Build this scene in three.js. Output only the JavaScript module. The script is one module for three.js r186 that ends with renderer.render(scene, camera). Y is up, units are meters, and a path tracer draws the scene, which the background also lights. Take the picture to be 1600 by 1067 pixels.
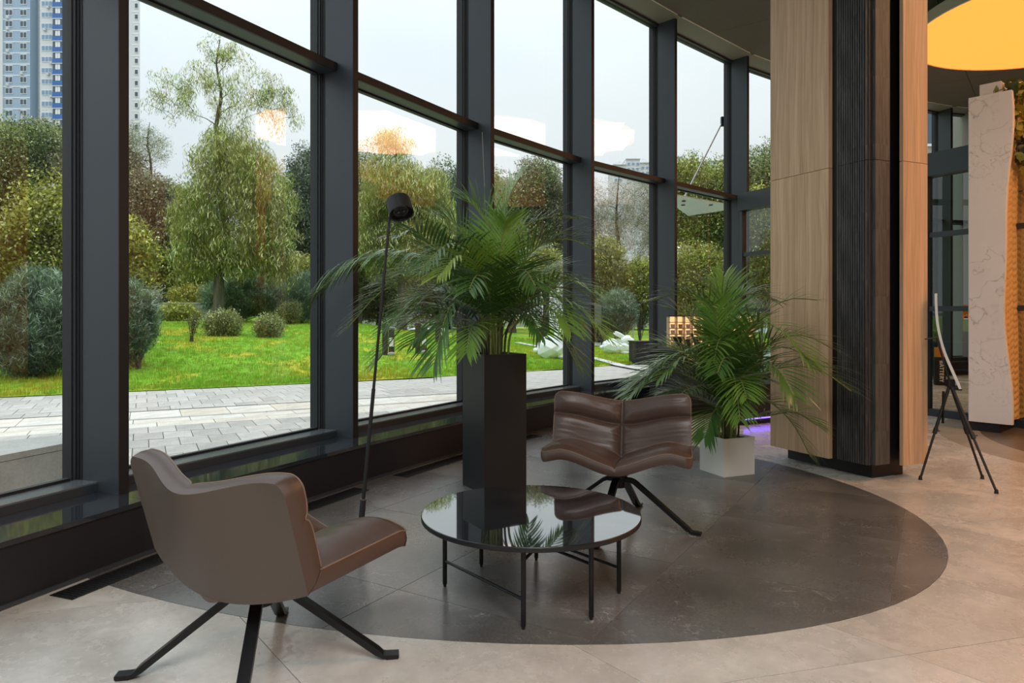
import * as THREE from 'three';
import { mergeGeometries, mergeVertices, toCreasedNormals } from 'three/addons/utils/BufferGeometryUtils.js';
import { RoundedBoxGeometry } from 'three/addons/geometries/RoundedBoxGeometry.js';
import { TextGeometry } from 'three/addons/geometries/TextGeometry.js';
import { FontLoader } from 'three/addons/loaders/FontLoader.js';
import { RectAreaLightUniformsLib } from 'three/addons/lights/RectAreaLightUniformsLib.js';

// ---------- camera, sky, exposure ----------
const scene = new THREE.Scene();
const renderer = new THREE.WebGLRenderer();
renderer.toneMapping = THREE.LinearToneMapping;
renderer.toneMappingExposure = 2.25;
renderer.shadowMap.enabled = true;
RectAreaLightUniformsLib.init();
const FOCAL = 1100, EYE = 1.25;
const camera = new THREE.PerspectiveCamera(2 * Math.atan(1067 / 2 / FOCAL) * 180 / Math.PI, 1600 / 1067, 0.05, 900);
camera.position.set(0, EYE, 0);
camera.lookAt(0, EYE, -10);
camera.setViewOffset(1600, 1067, 0, 43.5, 1600, 1067);      // a shifted lens: uprights stay upright
camera.updateProjectionMatrix();

// numbers: seeded random, periodic value noise
function rng(seed) { let a = seed >>> 0; return () => { a = (a + 0x6D2B79F5) | 0; let t = Math.imul(a ^ (a >>> 15), 1 | a); t = (t + Math.imul(t ^ (t >>> 7), 61 | t)) ^ t; return ((t ^ (t >>> 14)) >>> 0) / 4294967296; }; }
const clamp = (x, a = 0, b = 1) => Math.min(b, Math.max(a, x));
const smooth = (x) => { x = clamp(x); return x * x * (3 - 2 * x); };
const lerp = (a, b, t) => a + (b - a) * t;
const lattice = (() => { const r = rng(7), a = new Float32Array(65536); for (let i = 0; i < 65536; i++) a[i] = r(); return a; })();
function vnoise(x, y, px, py) {
  const xi = Math.floor(x), yi = Math.floor(y), fx = x - xi, fy = y - yi, w = (i, p) => ((i % p) + p) % p;
  const x0 = w(xi, px), x1 = w(xi + 1, px), y0 = w(yi, py), y1 = w(yi + 1, py), s = fx * fx * (3 - 2 * fx), t = fy * fy * (3 - 2 * fy);
  const h = (i, j) => lattice[(i * 197 + j * 313 + i * j * 7) & 65535];
  return lerp(lerp(h(x0, y0), h(x1, y0), s), lerp(h(x0, y1), h(x1, y1), s), t);
}
function fbm(u, v, f, oct = 5, gain = .5) { let a = 0, n = 0, g = 1; for (let o = 0; o < oct; o++) { a += g * vnoise(u * f + o * 17.3, v * f + o * 9.1, f, f); n += g; g *= gain; f *= 2; } return a / n; }

// overcast sky: brighter towards the zenith all round, soft cloud grain
{
  const w = 1024, h = 512, a = new Float32Array(w * h * 4);
  for (let j = 0; j < h; j++) for (let i = 0; i < w; i++) {
    const el = ((j + .5) / h - .5) * Math.PI, s = Math.sin(Math.max(el, 0));
    const c = fbm(i / w, j / h, 8, 5, .55) - .5;
    const L = .39 * (1 + 2.9 * Math.pow(s, 2)) * (1 + .3 * c), k = (j * w + i) * 4, t = clamp(.5 + 2.2 * c);
    a[k] = L * lerp(.93, 1.0, t); a[k + 1] = L * lerp(1.0, 1.01, t); a[k + 2] = L * lerp(1.075, 1.03, t); a[k + 3] = 1;
  }
  const sky = new THREE.DataTexture(a, w, h, THREE.RGBAFormat, THREE.FloatType);
  sky.mapping = THREE.EquirectangularReflectionMapping; sky.magFilter = THREE.LinearFilter; sky.needsUpdate = true;
  scene.background = sky;
}

// ---------- building blocks ----------
const taken = new Map();
function numbered(name) { const n = taken.get(name) || 0; taken.set(name, n + 1); return n ? `${name}_${String(n).padStart(3, '0')}` : name; }
const V = (x, h, d) => new THREE.Vector3(x, h, -d);            // right, up, ahead of the camera's foot
function thing(name, label, category, at, turn = 0, group, kind) {
  const o = new THREE.Group(); o.name = numbered(name); scene.add(o);
  if (at) o.position.copy(at); o.rotation.y = turn;
  o.userData = { label, category }; if (group) o.userData.group = group; if (kind) o.userData.kind = kind;
  return o;
}
function part(name, geo, mat, parent, label, kind) {
  const m = new THREE.Mesh(geo, mat); m.name = name; m.castShadow = m.receiveShadow = true; parent.add(m);
  if (label) m.userData.label = label; if (kind) m.userData.kind = kind;
  return m;
}
function single(name, geo, mat, label, category, group, kind) {
  const m = part(numbered(name), geo, mat, scene, label); m.userData.category = category; if (group) m.userData.group = group; if (kind) m.userData.kind = kind;
  return m;
}
const structure = (name, label, category, at) => thing(name, label, category, at, 0, null, 'structure');
function geom(pos, idx, uv, normal) {
  const g = new THREE.BufferGeometry();
  g.setAttribute('position', new THREE.Float32BufferAttribute(pos, 3));
  if (uv) g.setAttribute('uv', new THREE.Float32BufferAttribute(uv, 2));
  if (idx) g.setIndex(idx);
  if (normal) g.setAttribute('normal', new THREE.Float32BufferAttribute(normal, 3)); else g.computeVertexNormals();
  return g;
}
const plain = (g) => { g = g.index ? g.toNonIndexed() : g; for (const k of Object.keys(g.attributes)) if (!['position', 'normal', 'uv'].includes(k)) g.deleteAttribute(k); if (!g.attributes.uv) g.setAttribute('uv', new THREE.Float32BufferAttribute(new Float32Array(g.attributes.position.count * 2), 2)); return g; };
const merged = (list) => mergeGeometries(list.map(plain));
// uv in metres by the main direction of each face
function boxUV(g, k = 1, ou = 0, ov = 0) {
  g = g.index ? g.toNonIndexed() : g; g.computeVertexNormals ? 0 : 0;
  const p = g.attributes.position, uv = new Float32Array(p.count * 2), a = new THREE.Vector3(), b = new THREE.Vector3(), c = new THREE.Vector3();
  for (let i = 0; i < p.count; i += 3) {
    a.fromBufferAttribute(p, i); b.fromBufferAttribute(p, i + 1).sub(a); c.fromBufferAttribute(p, i + 2).sub(a); b.cross(c);
    const ax = Math.abs(b.x), ay = Math.abs(b.y), az = Math.abs(b.z);
    for (let j = i; j < i + 3; j++) {
      const x = p.getX(j), y = p.getY(j), z = p.getZ(j);
      const [u, v] = ay >= ax && ay >= az ? [x, z] : ax >= az ? [z, y] : [x, y];
      uv[j * 2] = u * k + ou; uv[j * 2 + 1] = v * k + ov;
    }
  }
  g.setAttribute('uv', new THREE.BufferAttribute(uv, 2)); return g;
}
function box(w, h, l, x = 0, y = 0, z = 0, bevel = 0) {
  const g = bevel ? new RoundedBoxGeometry(w, h, l, 2, bevel) : new THREE.BoxGeometry(w, h, l);
  g.translate(x, y, z); return boxUV(g);
}
// a bar between two points with a w x h section (h along up)
function bar(a, b, w, h, up = new THREE.Vector3(0, 1, 0), bevel = 0) {
  const L = a.distanceTo(b), g = bevel ? new RoundedBoxGeometry(w, h, L, 2, bevel) : new THREE.BoxGeometry(w, h, L);
  const gg = boxUV(g), z = b.clone().sub(a).normalize(), x = up.clone().cross(z).normalize(), y = z.clone().cross(x);
  return gg.applyMatrix4(new THREE.Matrix4().makeBasis(x, y, z).setPosition(a.clone().add(b).multiplyScalar(.5)));
}
function rod(a, b, r, r2 = r, seg = 12) {
  const L = a.distanceTo(b), g = new THREE.CylinderGeometry(r2, r, L, seg);
  const y = b.clone().sub(a).normalize();
  return g.applyQuaternion(new THREE.Quaternion().setFromUnitVectors(new THREE.Vector3(0, 1, 0), y)).translate(...a.clone().add(b).multiplyScalar(.5).toArray());
}
function tube(points, r, seg = 24, rad = 6) { return new THREE.TubeGeometry(new THREE.CatmullRomCurve3(points), seg, r, rad); }
// flat polygon (list of [x, d]) between two heights; uv in metres
function prism(poly, y0, y1, bottom = false) {
  const pos = [], uv = [], put = (x, y, d) => { pos.push(x, y, -d); uv.push(x, d); };
  let area = 0; for (let i = 0; i < poly.length; i++) { const [a, b] = poly[i], [c, e] = poly[(i + 1) % poly.length]; area += a * e - c * b; }
  if (area < 0) poly = poly.slice().reverse();
  for (let i = 1; i + 1 < poly.length; i++) for (const k of [0, i, i + 1]) put(poly[k][0], y1, poly[k][1]);
  if (bottom) for (let i = 1; i + 1 < poly.length; i++) for (const k of [0, i + 1, i]) put(poly[k][0], y0, poly[k][1]);
  for (let i = 0; i < poly.length; i++) {
    const a = poly[i], b = poly[(i + 1) % poly.length], L = Math.hypot(a[0] - b[0], a[1] - b[1]);
    const q = [[a, y0, 0], [b, y0, L], [b, y1, L], [a, y0, 0], [b, y1, L], [a, y1, 0]];
    for (const [p, y, s] of q) { pos.push(p[0], y, -p[1]); uv.push(s + a[0], y); }
  }
  return geom(pos, null, uv);
}
function clipHalf(poly, nx, nd, c) {            // keep nx*x + nd*d <= c
  const out = [];
  for (let i = 0; i < poly.length; i++) {
    const a = poly[i], b = poly[(i + 1) % poly.length], fa = nx * a[0] + nd * a[1] - c, fb = nx * b[0] + nd * b[1] - c;
    if (fa <= 0) out.push(a);
    if ((fa < 0 && fb > 0) || (fa > 0 && fb < 0)) { const t = fa / (fa - fb); out.push([a[0] + (b[0] - a[0]) * t, a[1] + (b[1] - a[1]) * t]); }
  }
  return out;
}
const edgesOf = (conv) => conv.map((a, i) => { const b = conv[(i + 1) % conv.length], nx = b[1] - a[1], nd = a[0] - b[0]; return [nx, nd, nx * a[0] + nd * a[1]]; });   // counter-clockwise polygon: outside is positive
const areaOf = (p) => { let s = 0; for (let i = 0; i < p.length; i++) { const a = p[i], b = p[(i + 1) % p.length]; s += a[0] * b[1] - b[0] * a[1]; } return s / 2; };
const ccw = (p) => areaOf(p) < 0 ? p.slice().reverse() : p;
function clipConvex(poly, conv) { for (const [a, b, c] of edgesOf(conv)) { poly = clipHalf(poly, a, b, c); if (poly.length < 3) return []; } return poly; }
function subtractConvex(poly, conv) {           // convex pieces of poly outside conv
  const out = []; let rest = poly;
  for (const [a, b, c] of edgesOf(conv)) {
    const o = clipHalf(rest, -a, -b, -c); if (o.length > 2 && Math.abs(areaOf(o)) > 1e-6) out.push(o);
    rest = clipHalf(rest, a, b, c); if (rest.length < 3) break;
  }
  return out;
}
function oval(cx, cd, ra, rb, ax, ad, n = 96) { const L = Math.hypot(ax, ad); ax /= L; ad /= L; return ccw(Array.from({ length: n }, (_, i) => { const t = i / n * 2 * Math.PI, c = Math.cos(t) * ra, s = Math.sin(t) * rb; return [cx + ax * c - ad * s, cd + ad * c + ax * s]; })); }

// ---------- surfaces ----------
function texture(w, h, fn, srgb = true) {
  const a = new Uint8Array(w * h * 4);
  for (let j = 0; j < h; j++) for (let i = 0; i < w; i++) { const c = fn((i + .5) / w, (j + .5) / h), k = (j * w + i) * 4; for (let n = 0; n < 3; n++) a[k + n] = clamp(c.length ? c[n] : c, 0, 255); a[k + 3] = 255; }
  const t = new THREE.DataTexture(a, w, h, THREE.RGBAFormat); t.wrapS = t.wrapT = THREE.RepeatWrapping; t.magFilter = THREE.LinearFilter; t.minFilter = THREE.LinearMipmapLinearFilter;
  if (srgb) t.colorSpace = THREE.SRGBColorSpace; t.needsUpdate = true; return t;
}
function scaled(t, m) { const c = t.clone(); c.repeat.set(1 / m, 1 / m); c.needsUpdate = true; return c; }       // m metres a repeat
const std = (o) => new THREE.MeshStandardMaterial({ side: THREE.DoubleSide, ...o });
const phys = (o) => new THREE.MeshPhysicalMaterial({ side: THREE.DoubleSide, ...o });
const ridge = (x) => 1 - Math.abs(2 * x - 1);
const veins = (u, v, f, warp, sharp) => { const a = fbm(u, v, f, 4), b = fbm(u + .37, v + .61, f, 4); return Math.pow(ridge(clamp(fbm(u + (a - .5) * warp, v + (b - .5) * warp, f, 4))), sharp); };

const tPale = texture(1024, 1024, (u, v) => { const c = fbm(u, v, 6, 6, .6), k = fbm(u + .3, v, 24, 4, .6), s = fbm(u, v + .4, 90, 2), e = 186 + 34 * (c - .5) + 16 * (k - .5) + 12 * (s - .5); return [e, e - 5, e - 13]; });
const tPaleRough = texture(1024, 1024, (u, v) => { const c = fbm(u, v, 7, 5, .65), k = fbm(u + .2, v, 60, 4, .7), worn = smooth((c + 1.1 * (k - .5) - .53) / .09); return 70 + 26 * (c - .5) + 58 * worn; }, false);
const tDark = texture(2048, 2048, (u, v) => { const c = fbm(u, v, 5, 7, .6), s = fbm(u, v + .4, 240, 2), m = smooth((fbm(u + .7, v, 7, 4) - .42) / .12), m2 = smooth((fbm(u + .2, v + .5, 16, 3) - .46) / .1), w = (veins(u, v, 11, .2, 190) + .7 * veins(u + .5, v + .2, 17, .16, 200)) * m + .55 * veins(u + .1, v + .8, 30, .1, 150) * m2, e = 95 + 40 * (c - .5) + 20 * (s - .5) + 62 * Math.min(1, w); return [e + 1, e - 1, e - 4]; });
const tDarkRough = texture(512, 512, (u, v) => 74 + 44 * (fbm(u, v, 6, 5, .6) - .5), false);
const tMarble = texture(1024, 1024, (u, v) => { const c = fbm(u, v, 6, 6, .6), s = fbm(u, v, 200, 2), w = veins(u, v, 6, .3, 160), e = 26 + 30 * (c - .5) + (s > .8 ? (s - .8) * 400 : 0) + 40 * w * smooth((c - .5) / .1); return [e, e + 3, e + 8]; });
const tWood = texture(1024, 2048, (u, v) => {
  const wv = fbm(u, v * .25, 4, 3) * .09 + fbm(u, v, 3, 2) * .05, x = u + wv, r = fbm(x, v * .06, 26, 4, .6), fine = fbm(u, v * .045, 200, 3, .6), c = Math.sin((x * 23 + r * 2.2) * 6.28) * .5 + .5;
  const e = -11 * Math.pow(c, 3) * smooth((fbm(u, v * .3, 5, 2) - .35) / .3) + 46 * (r - .5) + 34 * (fine - .5); return [196 + e, 163 + e * .98, 130 + e * .92];
});
const tGrain = texture(512, 512, (u, v) => { const a = fbm(u, v, 60, 3, .6); return 128 + 150 * (a - .5); }, false);
const tConcrete = texture(512, 512, (u, v) => { const c = fbm(u, v, 4, 6, .6), s = fbm(u, v, 120, 2), e = 165 + 40 * (c - .5) + 16 * (s - .5); return [e, e, e - 4]; });
const tPaver = texture(512, 512, (u, v) => { const s = fbm(u, v, 110, 3, .7), c = fbm(u, v, 6, 4), e = 205 + 70 * (s - .5) + 30 * (c - .5); return [e, e, e]; });
const tLawn = texture(1024, 1024, (u, v) => { const a = fbm(u, v, 9, 5, .6), b = fbm(u + .5, v, 120, 3, .7), y = smooth((fbm(u, v + .3, 6, 4) - .5) / .16); return [132 + 60 * y + 60 * (b - .5) + 26 * (a - .5), 182 + 8 * y + 66 * (b - .5) + 34 * (a - .5), 40 + 14 * y + 22 * (b - .5)]; });
const tBark = texture(256, 512, (u, v) => { const a = fbm(u, v * .3, 30, 4, .6); const e = 82 + 70 * (a - .5); return [e, e * .92, e * .8]; });
const tStone = texture(1024, 1024, (u, v) => { const c = fbm(u, v, 4, 5), w = veins(u, v, 5, 1.3, 34) * smooth((fbm(u + .2, v + .6, 5, 3) - .4) / .2), w2 = veins(u + .6, v + .3, 8, .7, 60) * .7, e = 226 + 14 * (c - .5) - 46 * Math.max(w, w2 * smooth((c - .45) / .2)); return [e, e - 8, e - 14]; });
const tCeil = texture(512, 512, (u, v) => { const s = fbm(u, v, 140, 2, .7), e = 96 + 22 * (s - .5); return [e + 2, e, e - 4]; });
const tAsh = texture(512, 1024, (u, v) => { const r = fbm(u, v * .05, 60, 4, .65), e = 66 + 66 * (r - .5); return [e, e * .97, e * .94]; });

tWood.wrapT = THREE.MirroredRepeatWrapping;
const woodMap = scaled(tWood, 1.25); woodMap.repeat.set(1 / 1.25, 1 / 2.5);
const M = {
  pale: phys({ map: scaled(tPale, 1.7), roughness: 1, roughnessMap: scaled(tPaleRough, 1.7) , ior: 1.7 }),
  pale2: phys({ map: scaled(tPale, 1.4), roughness: 1, roughnessMap: scaled(tPaleRough, 1.4), color: 0xf4f1ee , ior: 1.7 }),
  tan: std({ map: scaled(tPale, 1.7), roughness: .3, color: 0xcfc4b6 }),
  brown: std({ map: scaled(tDark, 2.1), roughness: .3, color: 0xf0dcc8 }),
  dark: phys({ map: scaled(tDark, 2.1), roughness: 1, roughnessMap: scaled(tDarkRough, 1.9) , ior: 1.8 }),
  dark2: phys({ map: scaled(tDark, 1.8), roughness: 1, roughnessMap: scaled(tDarkRough, 1.6), color: 0xf2f2f2 , ior: 1.8 }),
  grout: std({ color: 0x7d7872, roughness: .9 }),
  grouse: std({ color: 0x6b6862, roughness: .95 }),
  metal: std({ color: 0x363d43, roughness: .42, metalness: .15, bumpMap: scaled(tGrain, .12), bumpScale: .0002 }),
  metalBlack: std({ color: 0x15171a, roughness: .6 }),
  plinth: std({ color: 0x15181f, roughness: .55, bumpMap: scaled(tGrain, .1), bumpScale: .0002 }),
  ledge: phys({ color: 0x2b3036, roughness: .05, ior: 1.9 }),
  rail: std({ color: 0x7b8288, roughness: .22, metalness: .5 }),
  soffit: std({ color: 0x7d7d78, roughness: .6 }),
  ceiling: std({ map: scaled(tCeil, .6), roughness: .85 }),
  trimBright: std({ color: 0xe8e8e4, roughness: .4 }),
  glass: phys({ color: 0xf2f8f6, roughness: 0, transmission: 1, thickness: 0, ior: 1.62 }),
  glassDark: phys({ color: 0xb9cbc6, roughness: 0, transmission: 1, thickness: 0, ior: 1.7 }),
  wood: std({ map: woodMap, roughness: .5 }),
  ash: std({ map: scaled(tAsh, .5), roughness: .55 }),
  black: std({ color: 0x0b0b0d, roughness: .5 }),
  leather: phys({ color: 0x4a3830, roughness: .36, bumpMap: scaled(tGrain, .05), bumpScale: .00035, clearcoat: .12, clearcoatRoughness: .45 }),
  leatherBack: phys({ color: 0x54483f, roughness: .5, bumpMap: scaled(tGrain, .05), bumpScale: .00035 }),
  piping: std({ color: 0x75604f, roughness: .45 }),
  seam: std({ color: 0x2a1f19, roughness: .7 }),
  marbleEdge: std({ map: scaled(tMarble, .8), color: 0xb0b0b0, roughness: .3 }),
  steel: std({ color: 0x1a1b1d, roughness: .32, metalness: .4 }),
  marble: phys({ map: scaled(tMarble, .8), roughness: .04, ior: 2.1, clearcoat: 1, clearcoatRoughness: .01 }),
  potBlack: std({ color: 0x1a1c1e, roughness: .5, bumpMap: scaled(tGrain, .1), bumpScale: .0003 }),
  potWhite: std({ color: 0xdcdad3, roughness: .5 }),
  soil: std({ color: 0x2a2420, roughness: 1 }),
  concrete: std({ map: scaled(tConcrete, 1.4), roughness: .9 }),
  lawn: std({ map: scaled(tLawn, 5), color: 0xffffff, roughness: 1, bumpMap: scaled(tGrain, .4), bumpScale: .03 }),
  forest: std({ color: 0x4f5a34, roughness: 1 }),
  bark: std({ map: tBark, roughness: .95 }),
  barkPale: std({ map: tBark, roughness: .95, color: 0xf0e6da }),
  stone: std({ map: scaled(tStone, 2.2), roughness: .35 }),
  white: std({ color: 0xf2f2f0, roughness: .55 }),
  wallPaint: std({ color: 0x8d8780, roughness: .8 }),
};

// ---------- the curved glass front: where its uprights stand ([right, ahead]) ----------
const posts = [[-3.93, -1.96], [-3.626, .05], [-3.143, 2.0], [-2.438, 3.88], [-1.561, 5.595], [-.534, 7.341], [.692, 8.957], [2.062, 10.36], [3.611, 11.85], [5.215, 13.065], [7.02, 14.06], [8.9, 14.85], [10.9, 15.4]];
const segDir = (i) => { const a = posts[i], b = posts[i + 1], L = Math.hypot(b[0] - a[0], b[1] - a[1]); return [(b[0] - a[0]) / L, (b[1] - a[1]) / L, L]; };
const inward = posts.map((_, i) => {                            // mitred inward normal at each upright
  const p = segDir(Math.max(0, i - 1)), q = segDir(Math.min(posts.length - 2, i)), t = [p[0] + q[0], p[1] + q[1]], L = Math.hypot(...t);
  const n = [t[1] / L, -t[0] / L], c = n[0] * q[1] - n[1] * q[0]; return [n[0] / c, n[1] / c];
});
const inset = (i, o) => [posts[i][0] + inward[i][0] * o, posts[i][1] + inward[i][1] * o];
const CEIL = 5.5, GLASS_LOW = .343, LEDGE = .289, TRANSOM = 3.15, PLINTH = .585;
const roomX = 9.6, roomBack = -5;
const roomAt = (o) => ccw([...posts.map((_, i) => inset(i, o)), [roomX + 2, 15.4 - o], [roomX + 2, -1.96 - 5], [-3.93 + o, -1.96 - 5]]);
const cut = (poly) => clipHalf(clipHalf(poly, 1, 0, roomX), 0, -1, -roomBack);
const floorPoly = ccw(cut(roomAt(PLINTH - .01)));
const ceilPoly = ccw(cut(roomAt(.02)));

// ---------- floor ----------
{
  const floor = structure('floor', 'large pale stone floor tiles with a big dark oval and a tan ring inlaid', 'floor');
  part('grout_bed', prism(floorPoly, -.15, -.003), M.grout, floor);
  const r = rng(3), darkOval = oval(-.753, 5.5, 3.535, 2.506, -.844, .536), grow = (k) => oval(-.753, 5.5, 3.535 + k, 2.506 + k, -.844, .536);
  const ring = (R) => oval(6.95, 6.3, R, R, 1, 0, 80);
  const cellsOf = (o, dirs, steps, gap, from, to) => {           // cells of a (skewed) grid given by two families of joints
    const out = [], [n1, n2] = dirs.map(([x, d]) => [d, -x]), det = n1[0] * n2[1] - n1[1] * n2[0];
    const at = (a, b) => [(a * n2[1] - b * n1[1]) / det, (b * n1[0] - a * n2[0]) / det];
    for (let i = from; i < to; i++) for (let j = from; j < to; j++) {
      const a0 = o[0] + i * steps[0] + gap, a1 = o[0] + (i + 1) * steps[0] - gap, b0 = o[1] + j * steps[1] + gap, b1 = o[1] + (j + 1) * steps[1] - gap;
      out.push(ccw([at(a0, b0), at(a1, b0), at(a1, b1), at(a0, b1)]));
    }
    return out;
  };
  const lay = (pieces, mats) => {
    pieces = pieces.filter((p) => p.length > 2 && Math.abs(areaOf(p)) > 2e-5); if (!pieces.length) return;
    const g = pieces.length > 1 ? merged(pieces.map((p) => prism(p, -.006, 0))) : prism(pieces[0], -.006, 0);
    const uv = g.attributes.uv, du = r() * 3, dv = r() * 3, q = Math.floor(r() * 2);
    for (let i = 0; i < uv.count; i++) { const x = uv.getX(i), y = uv.getY(i); q ? uv.setXY(i, x + du, y + dv) : uv.setXY(i, du - x, dv - y); }
    part('tile', g, mats[Math.floor(r() * mats.length)], floor);
  };
  const deg = Math.PI / 180, dir = (a) => [Math.sin(a * deg), Math.cos(a * deg)];
  const G = .0016;
  for (const c of cellsOf([-.166 - .96 * 12, -(2.47 + .97 * 12)], [dir(31), dir(121)], [.96, .97], G, 0, 24)) {
    const p = clipConvex(clipConvex(c, floorPoly), darkOval); if (p.length > 2) lay([p], [M.dark, M.dark2]);
  }
  const nl = dir(142), n75 = dir(75);
  const o1 = nl[1] * 1.276 - nl[0] * 2.806, o2 = n75[1] * .727 - n75[0] * 2.387;
  for (const c of cellsOf([o1 - .915 * 16, o2 - 1.25 * 16], [nl, n75], [.915, 1.25], G, 0, 34)) {
    const p = clipConvex(c, floorPoly); if (p.length < 3) continue;
    lay(subtractConvex(p, grow(.003)).flatMap((q) => subtractConvex(q, ring(2.703))), [M.pale, M.pale2]);
    const t = clipConvex(p, ring(2.7)); if (t.length > 2) lay(subtractConvex(t, ring(2.303)), [M.tan]);
    const b = clipConvex(p, ring(2.3)); if (b.length > 2) lay([b], [M.brown]);
  }
  // sunk floor grilles along the plinth
  const run = posts.map((_, i) => inset(i, PLINTH + .045)), far = [0]; for (let i = 1; i < run.length; i++) far.push(far[i - 1] + Math.hypot(run[i][0] - run[i - 1][0], run[i][1] - run[i - 1][1]));
  const along = (d) => { const i = run.findIndex((p, k) => k + 1 < run.length && run[k + 1][1] > d); return far[i] + (far[i + 1] - far[i]) * (d - run[i][1]) / (run[i + 1][1] - run[i][1]); };
  const g0 = along(3.12), gl = along(5.05) - g0, gp = along(5.44) - g0;
  ['black slotted floor grille cut off at the left edge of the photo', 'black slotted floor grille behind the near armchair', 'black slotted floor grille left of the tall black planter', 'black slotted floor grille between the tall planter and the far armchair', 'black slotted floor grille behind the far palm'].forEach((label, k) => {
    const v = thing('floor_grille', label, 'grille', null, 0, 'floor grilles along the window plinth'), a = g0 + (k - 1) * gp, e = a + gl;
    for (let i = 0; i + 1 < run.length; i++) {
      const s0 = Math.max(a, far[i]) - far[i], s1 = Math.min(e, far[i + 1]) - far[i]; if (s1 - s0 < .03) continue;
      const dx = (run[i + 1][0] - run[i][0]) / (far[i + 1] - far[i]), dd = (run[i + 1][1] - run[i][1]) / (far[i + 1] - far[i]), n = [dd, -dx], P = (s, o) => [run[i][0] + dx * s + n[0] * o, run[i][1] + dd * s + n[1] * o];
      part('frame', merged([[s0, s1, 0, .008], [s0, s1, .132, .14], [s0, s0 + .008, 0, .14], [s1 - .008, s1, 0, .14]].map(([p, q, o, w]) => prism([P(p, o), P(q, o), P(q, w), P(p, w)], .0003, .0035))), M.metalBlack, v);
      part('well', prism([P(s0, 0), P(s1, 0), P(s1, .14), P(s0, .14)], .0002, .0008), M.black, v);
      const sl = []; for (let s = s0 + .016; s < s1 - .012; s += .02) sl.push(prism([P(s, .008), P(s + .007, .008), P(s + .007, .132), P(s, .132)], .0006, .003));
      if (sl.length) part('slats', merged(sl), M.metalBlack, v);
    }
  });
}

// ---------- low wall with its ledge ----------
{
  const wall = structure('wall_left', 'low black plinth wall with a glossy dark ledge under the windows', 'wall');
  for (let i = 0; i < posts.length - 1; i++) {
    const a = inset(i, PLINTH), b = inset(i + 1, PLINTH), c = inset(i + 1, -.03), d = inset(i, -.03);
    part('plinth_panel', prism([a, b, c, d], -.2, LEDGE - .025), M.plinth, wall);
    const e = inset(i, PLINTH + .012), f = inset(i + 1, PLINTH + .012), g = .0015;
    const t = [(f[0] - e[0]), (f[1] - e[1])], L = Math.hypot(...t), q = [t[0] / L * g, t[1] / L * g];
    part('ledge', prism([[e[0] + q[0], e[1] + q[1]], [f[0] - q[0], f[1] - q[1]], [c[0] - q[0], c[1] - q[1]], [d[0] + q[0], d[1] + q[1]]], LEDGE - .025, LEDGE), M.ledge, wall);
    const s0 = inset(i, PLINTH + .012), s1 = inset(i + 1, PLINTH + .012), s2 = inset(i + 1, PLINTH - .001), s3 = inset(i, PLINTH - .001);
    part('skirting', prism([s0, s1, s2, s3], 0, .02), M.metal, wall);
  }
}

// ---------- windows: panes, rails and transoms by bay; fins as trim ----------
const bayWord = ['far behind the camera', 'beside the camera', 'at the left edge of the photo, looking out on the concrete wall', 'behind the near armchair, looking out on the willow', 'behind the lamp head', 'just right of the tall palm', 'above the far armchair, with the crouching rabbit outside', 'with the glass canopy outside', 'half hidden by the wooden column', 'behind the column', 'far right inside the entrance', 'at the far right end'];
for (let i = 0; i < posts.length - 1; i++) {
  const w = structure(`window_${i + 1}`, `tall window bay ${bayWord[i]}`, 'window');
  const quad = (o0, o1, e0 = 0, e1 = 0) => { const [dx, dd] = segDir(i), a = inset(i, o0), b = inset(i + 1, o0), c = inset(i + 1, o1), d = inset(i, o1); return [[a[0] + dx * e0, a[1] + dd * e0], [b[0] - dx * e1, b[1] - dd * e1], [c[0] - dx * e1, c[1] - dd * e1], [d[0] + dx * e0, d[1] + dd * e0]]; };
  const beam = (o0, o1, y0, y1, e = 0) => prism(quad(o0, o1, e, e), y0, y1, true);
  const pane = (y0, y1, label) => {
    const a = inset(i, .03), b = inset(i + 1, .03), L = Math.hypot(a[0] - b[0], a[1] - b[1]);
    part('pane', geom([a[0], y0, -a[1], b[0], y0, -b[1], b[0], y1, -b[1], a[0], y1, -a[1]], [0, 1, 2, 0, 2, 3], [0, y0, L, y0, L, y1, 0, y1]), M.glass, w, label);
  };
  pane(GLASS_LOW - .01, TRANSOM + .01, 'lower pane'); pane(TRANSOM + .05, CEIL - .03, 'upper pane');
  part('bottom_rail', beam(-.03, .205, LEDGE, GLASS_LOW - .012), M.metal, w);
  part('bottom_rail_cap', beam(.05, .2, GLASS_LOW - .012, GLASS_LOW - .004), M.rail, w);
  part('glazing_bead', merged([beam(.015, .05, GLASS_LOW - .012, GLASS_LOW + .012, .03), beam(.015, .05, TRANSOM - .012, TRANSOM + .07, .03), beam(.015, .05, CEIL - .05, CEIL, .03)]), M.metalBlack, w);
  part('transom', merged([beam(-.03, .195, TRANSOM, TRANSOM + .055)]), M.metal, w);
  part('transom_edge', beam(.195, .215, TRANSOM - .004, TRANSOM + .06), M.metalBlack, w);
  part('head_rail', beam(-.03, .1, CEIL - .045, CEIL), M.metal, w);
  part('soffit_panel', beam(.1, .46, CEIL - .012, CEIL - .001), M.soffit, w);
  if (i > 2) part('edge_strip', beam(.462, .474, CEIL - .014, CEIL - .002, .06), M.trimBright, w);
}
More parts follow.
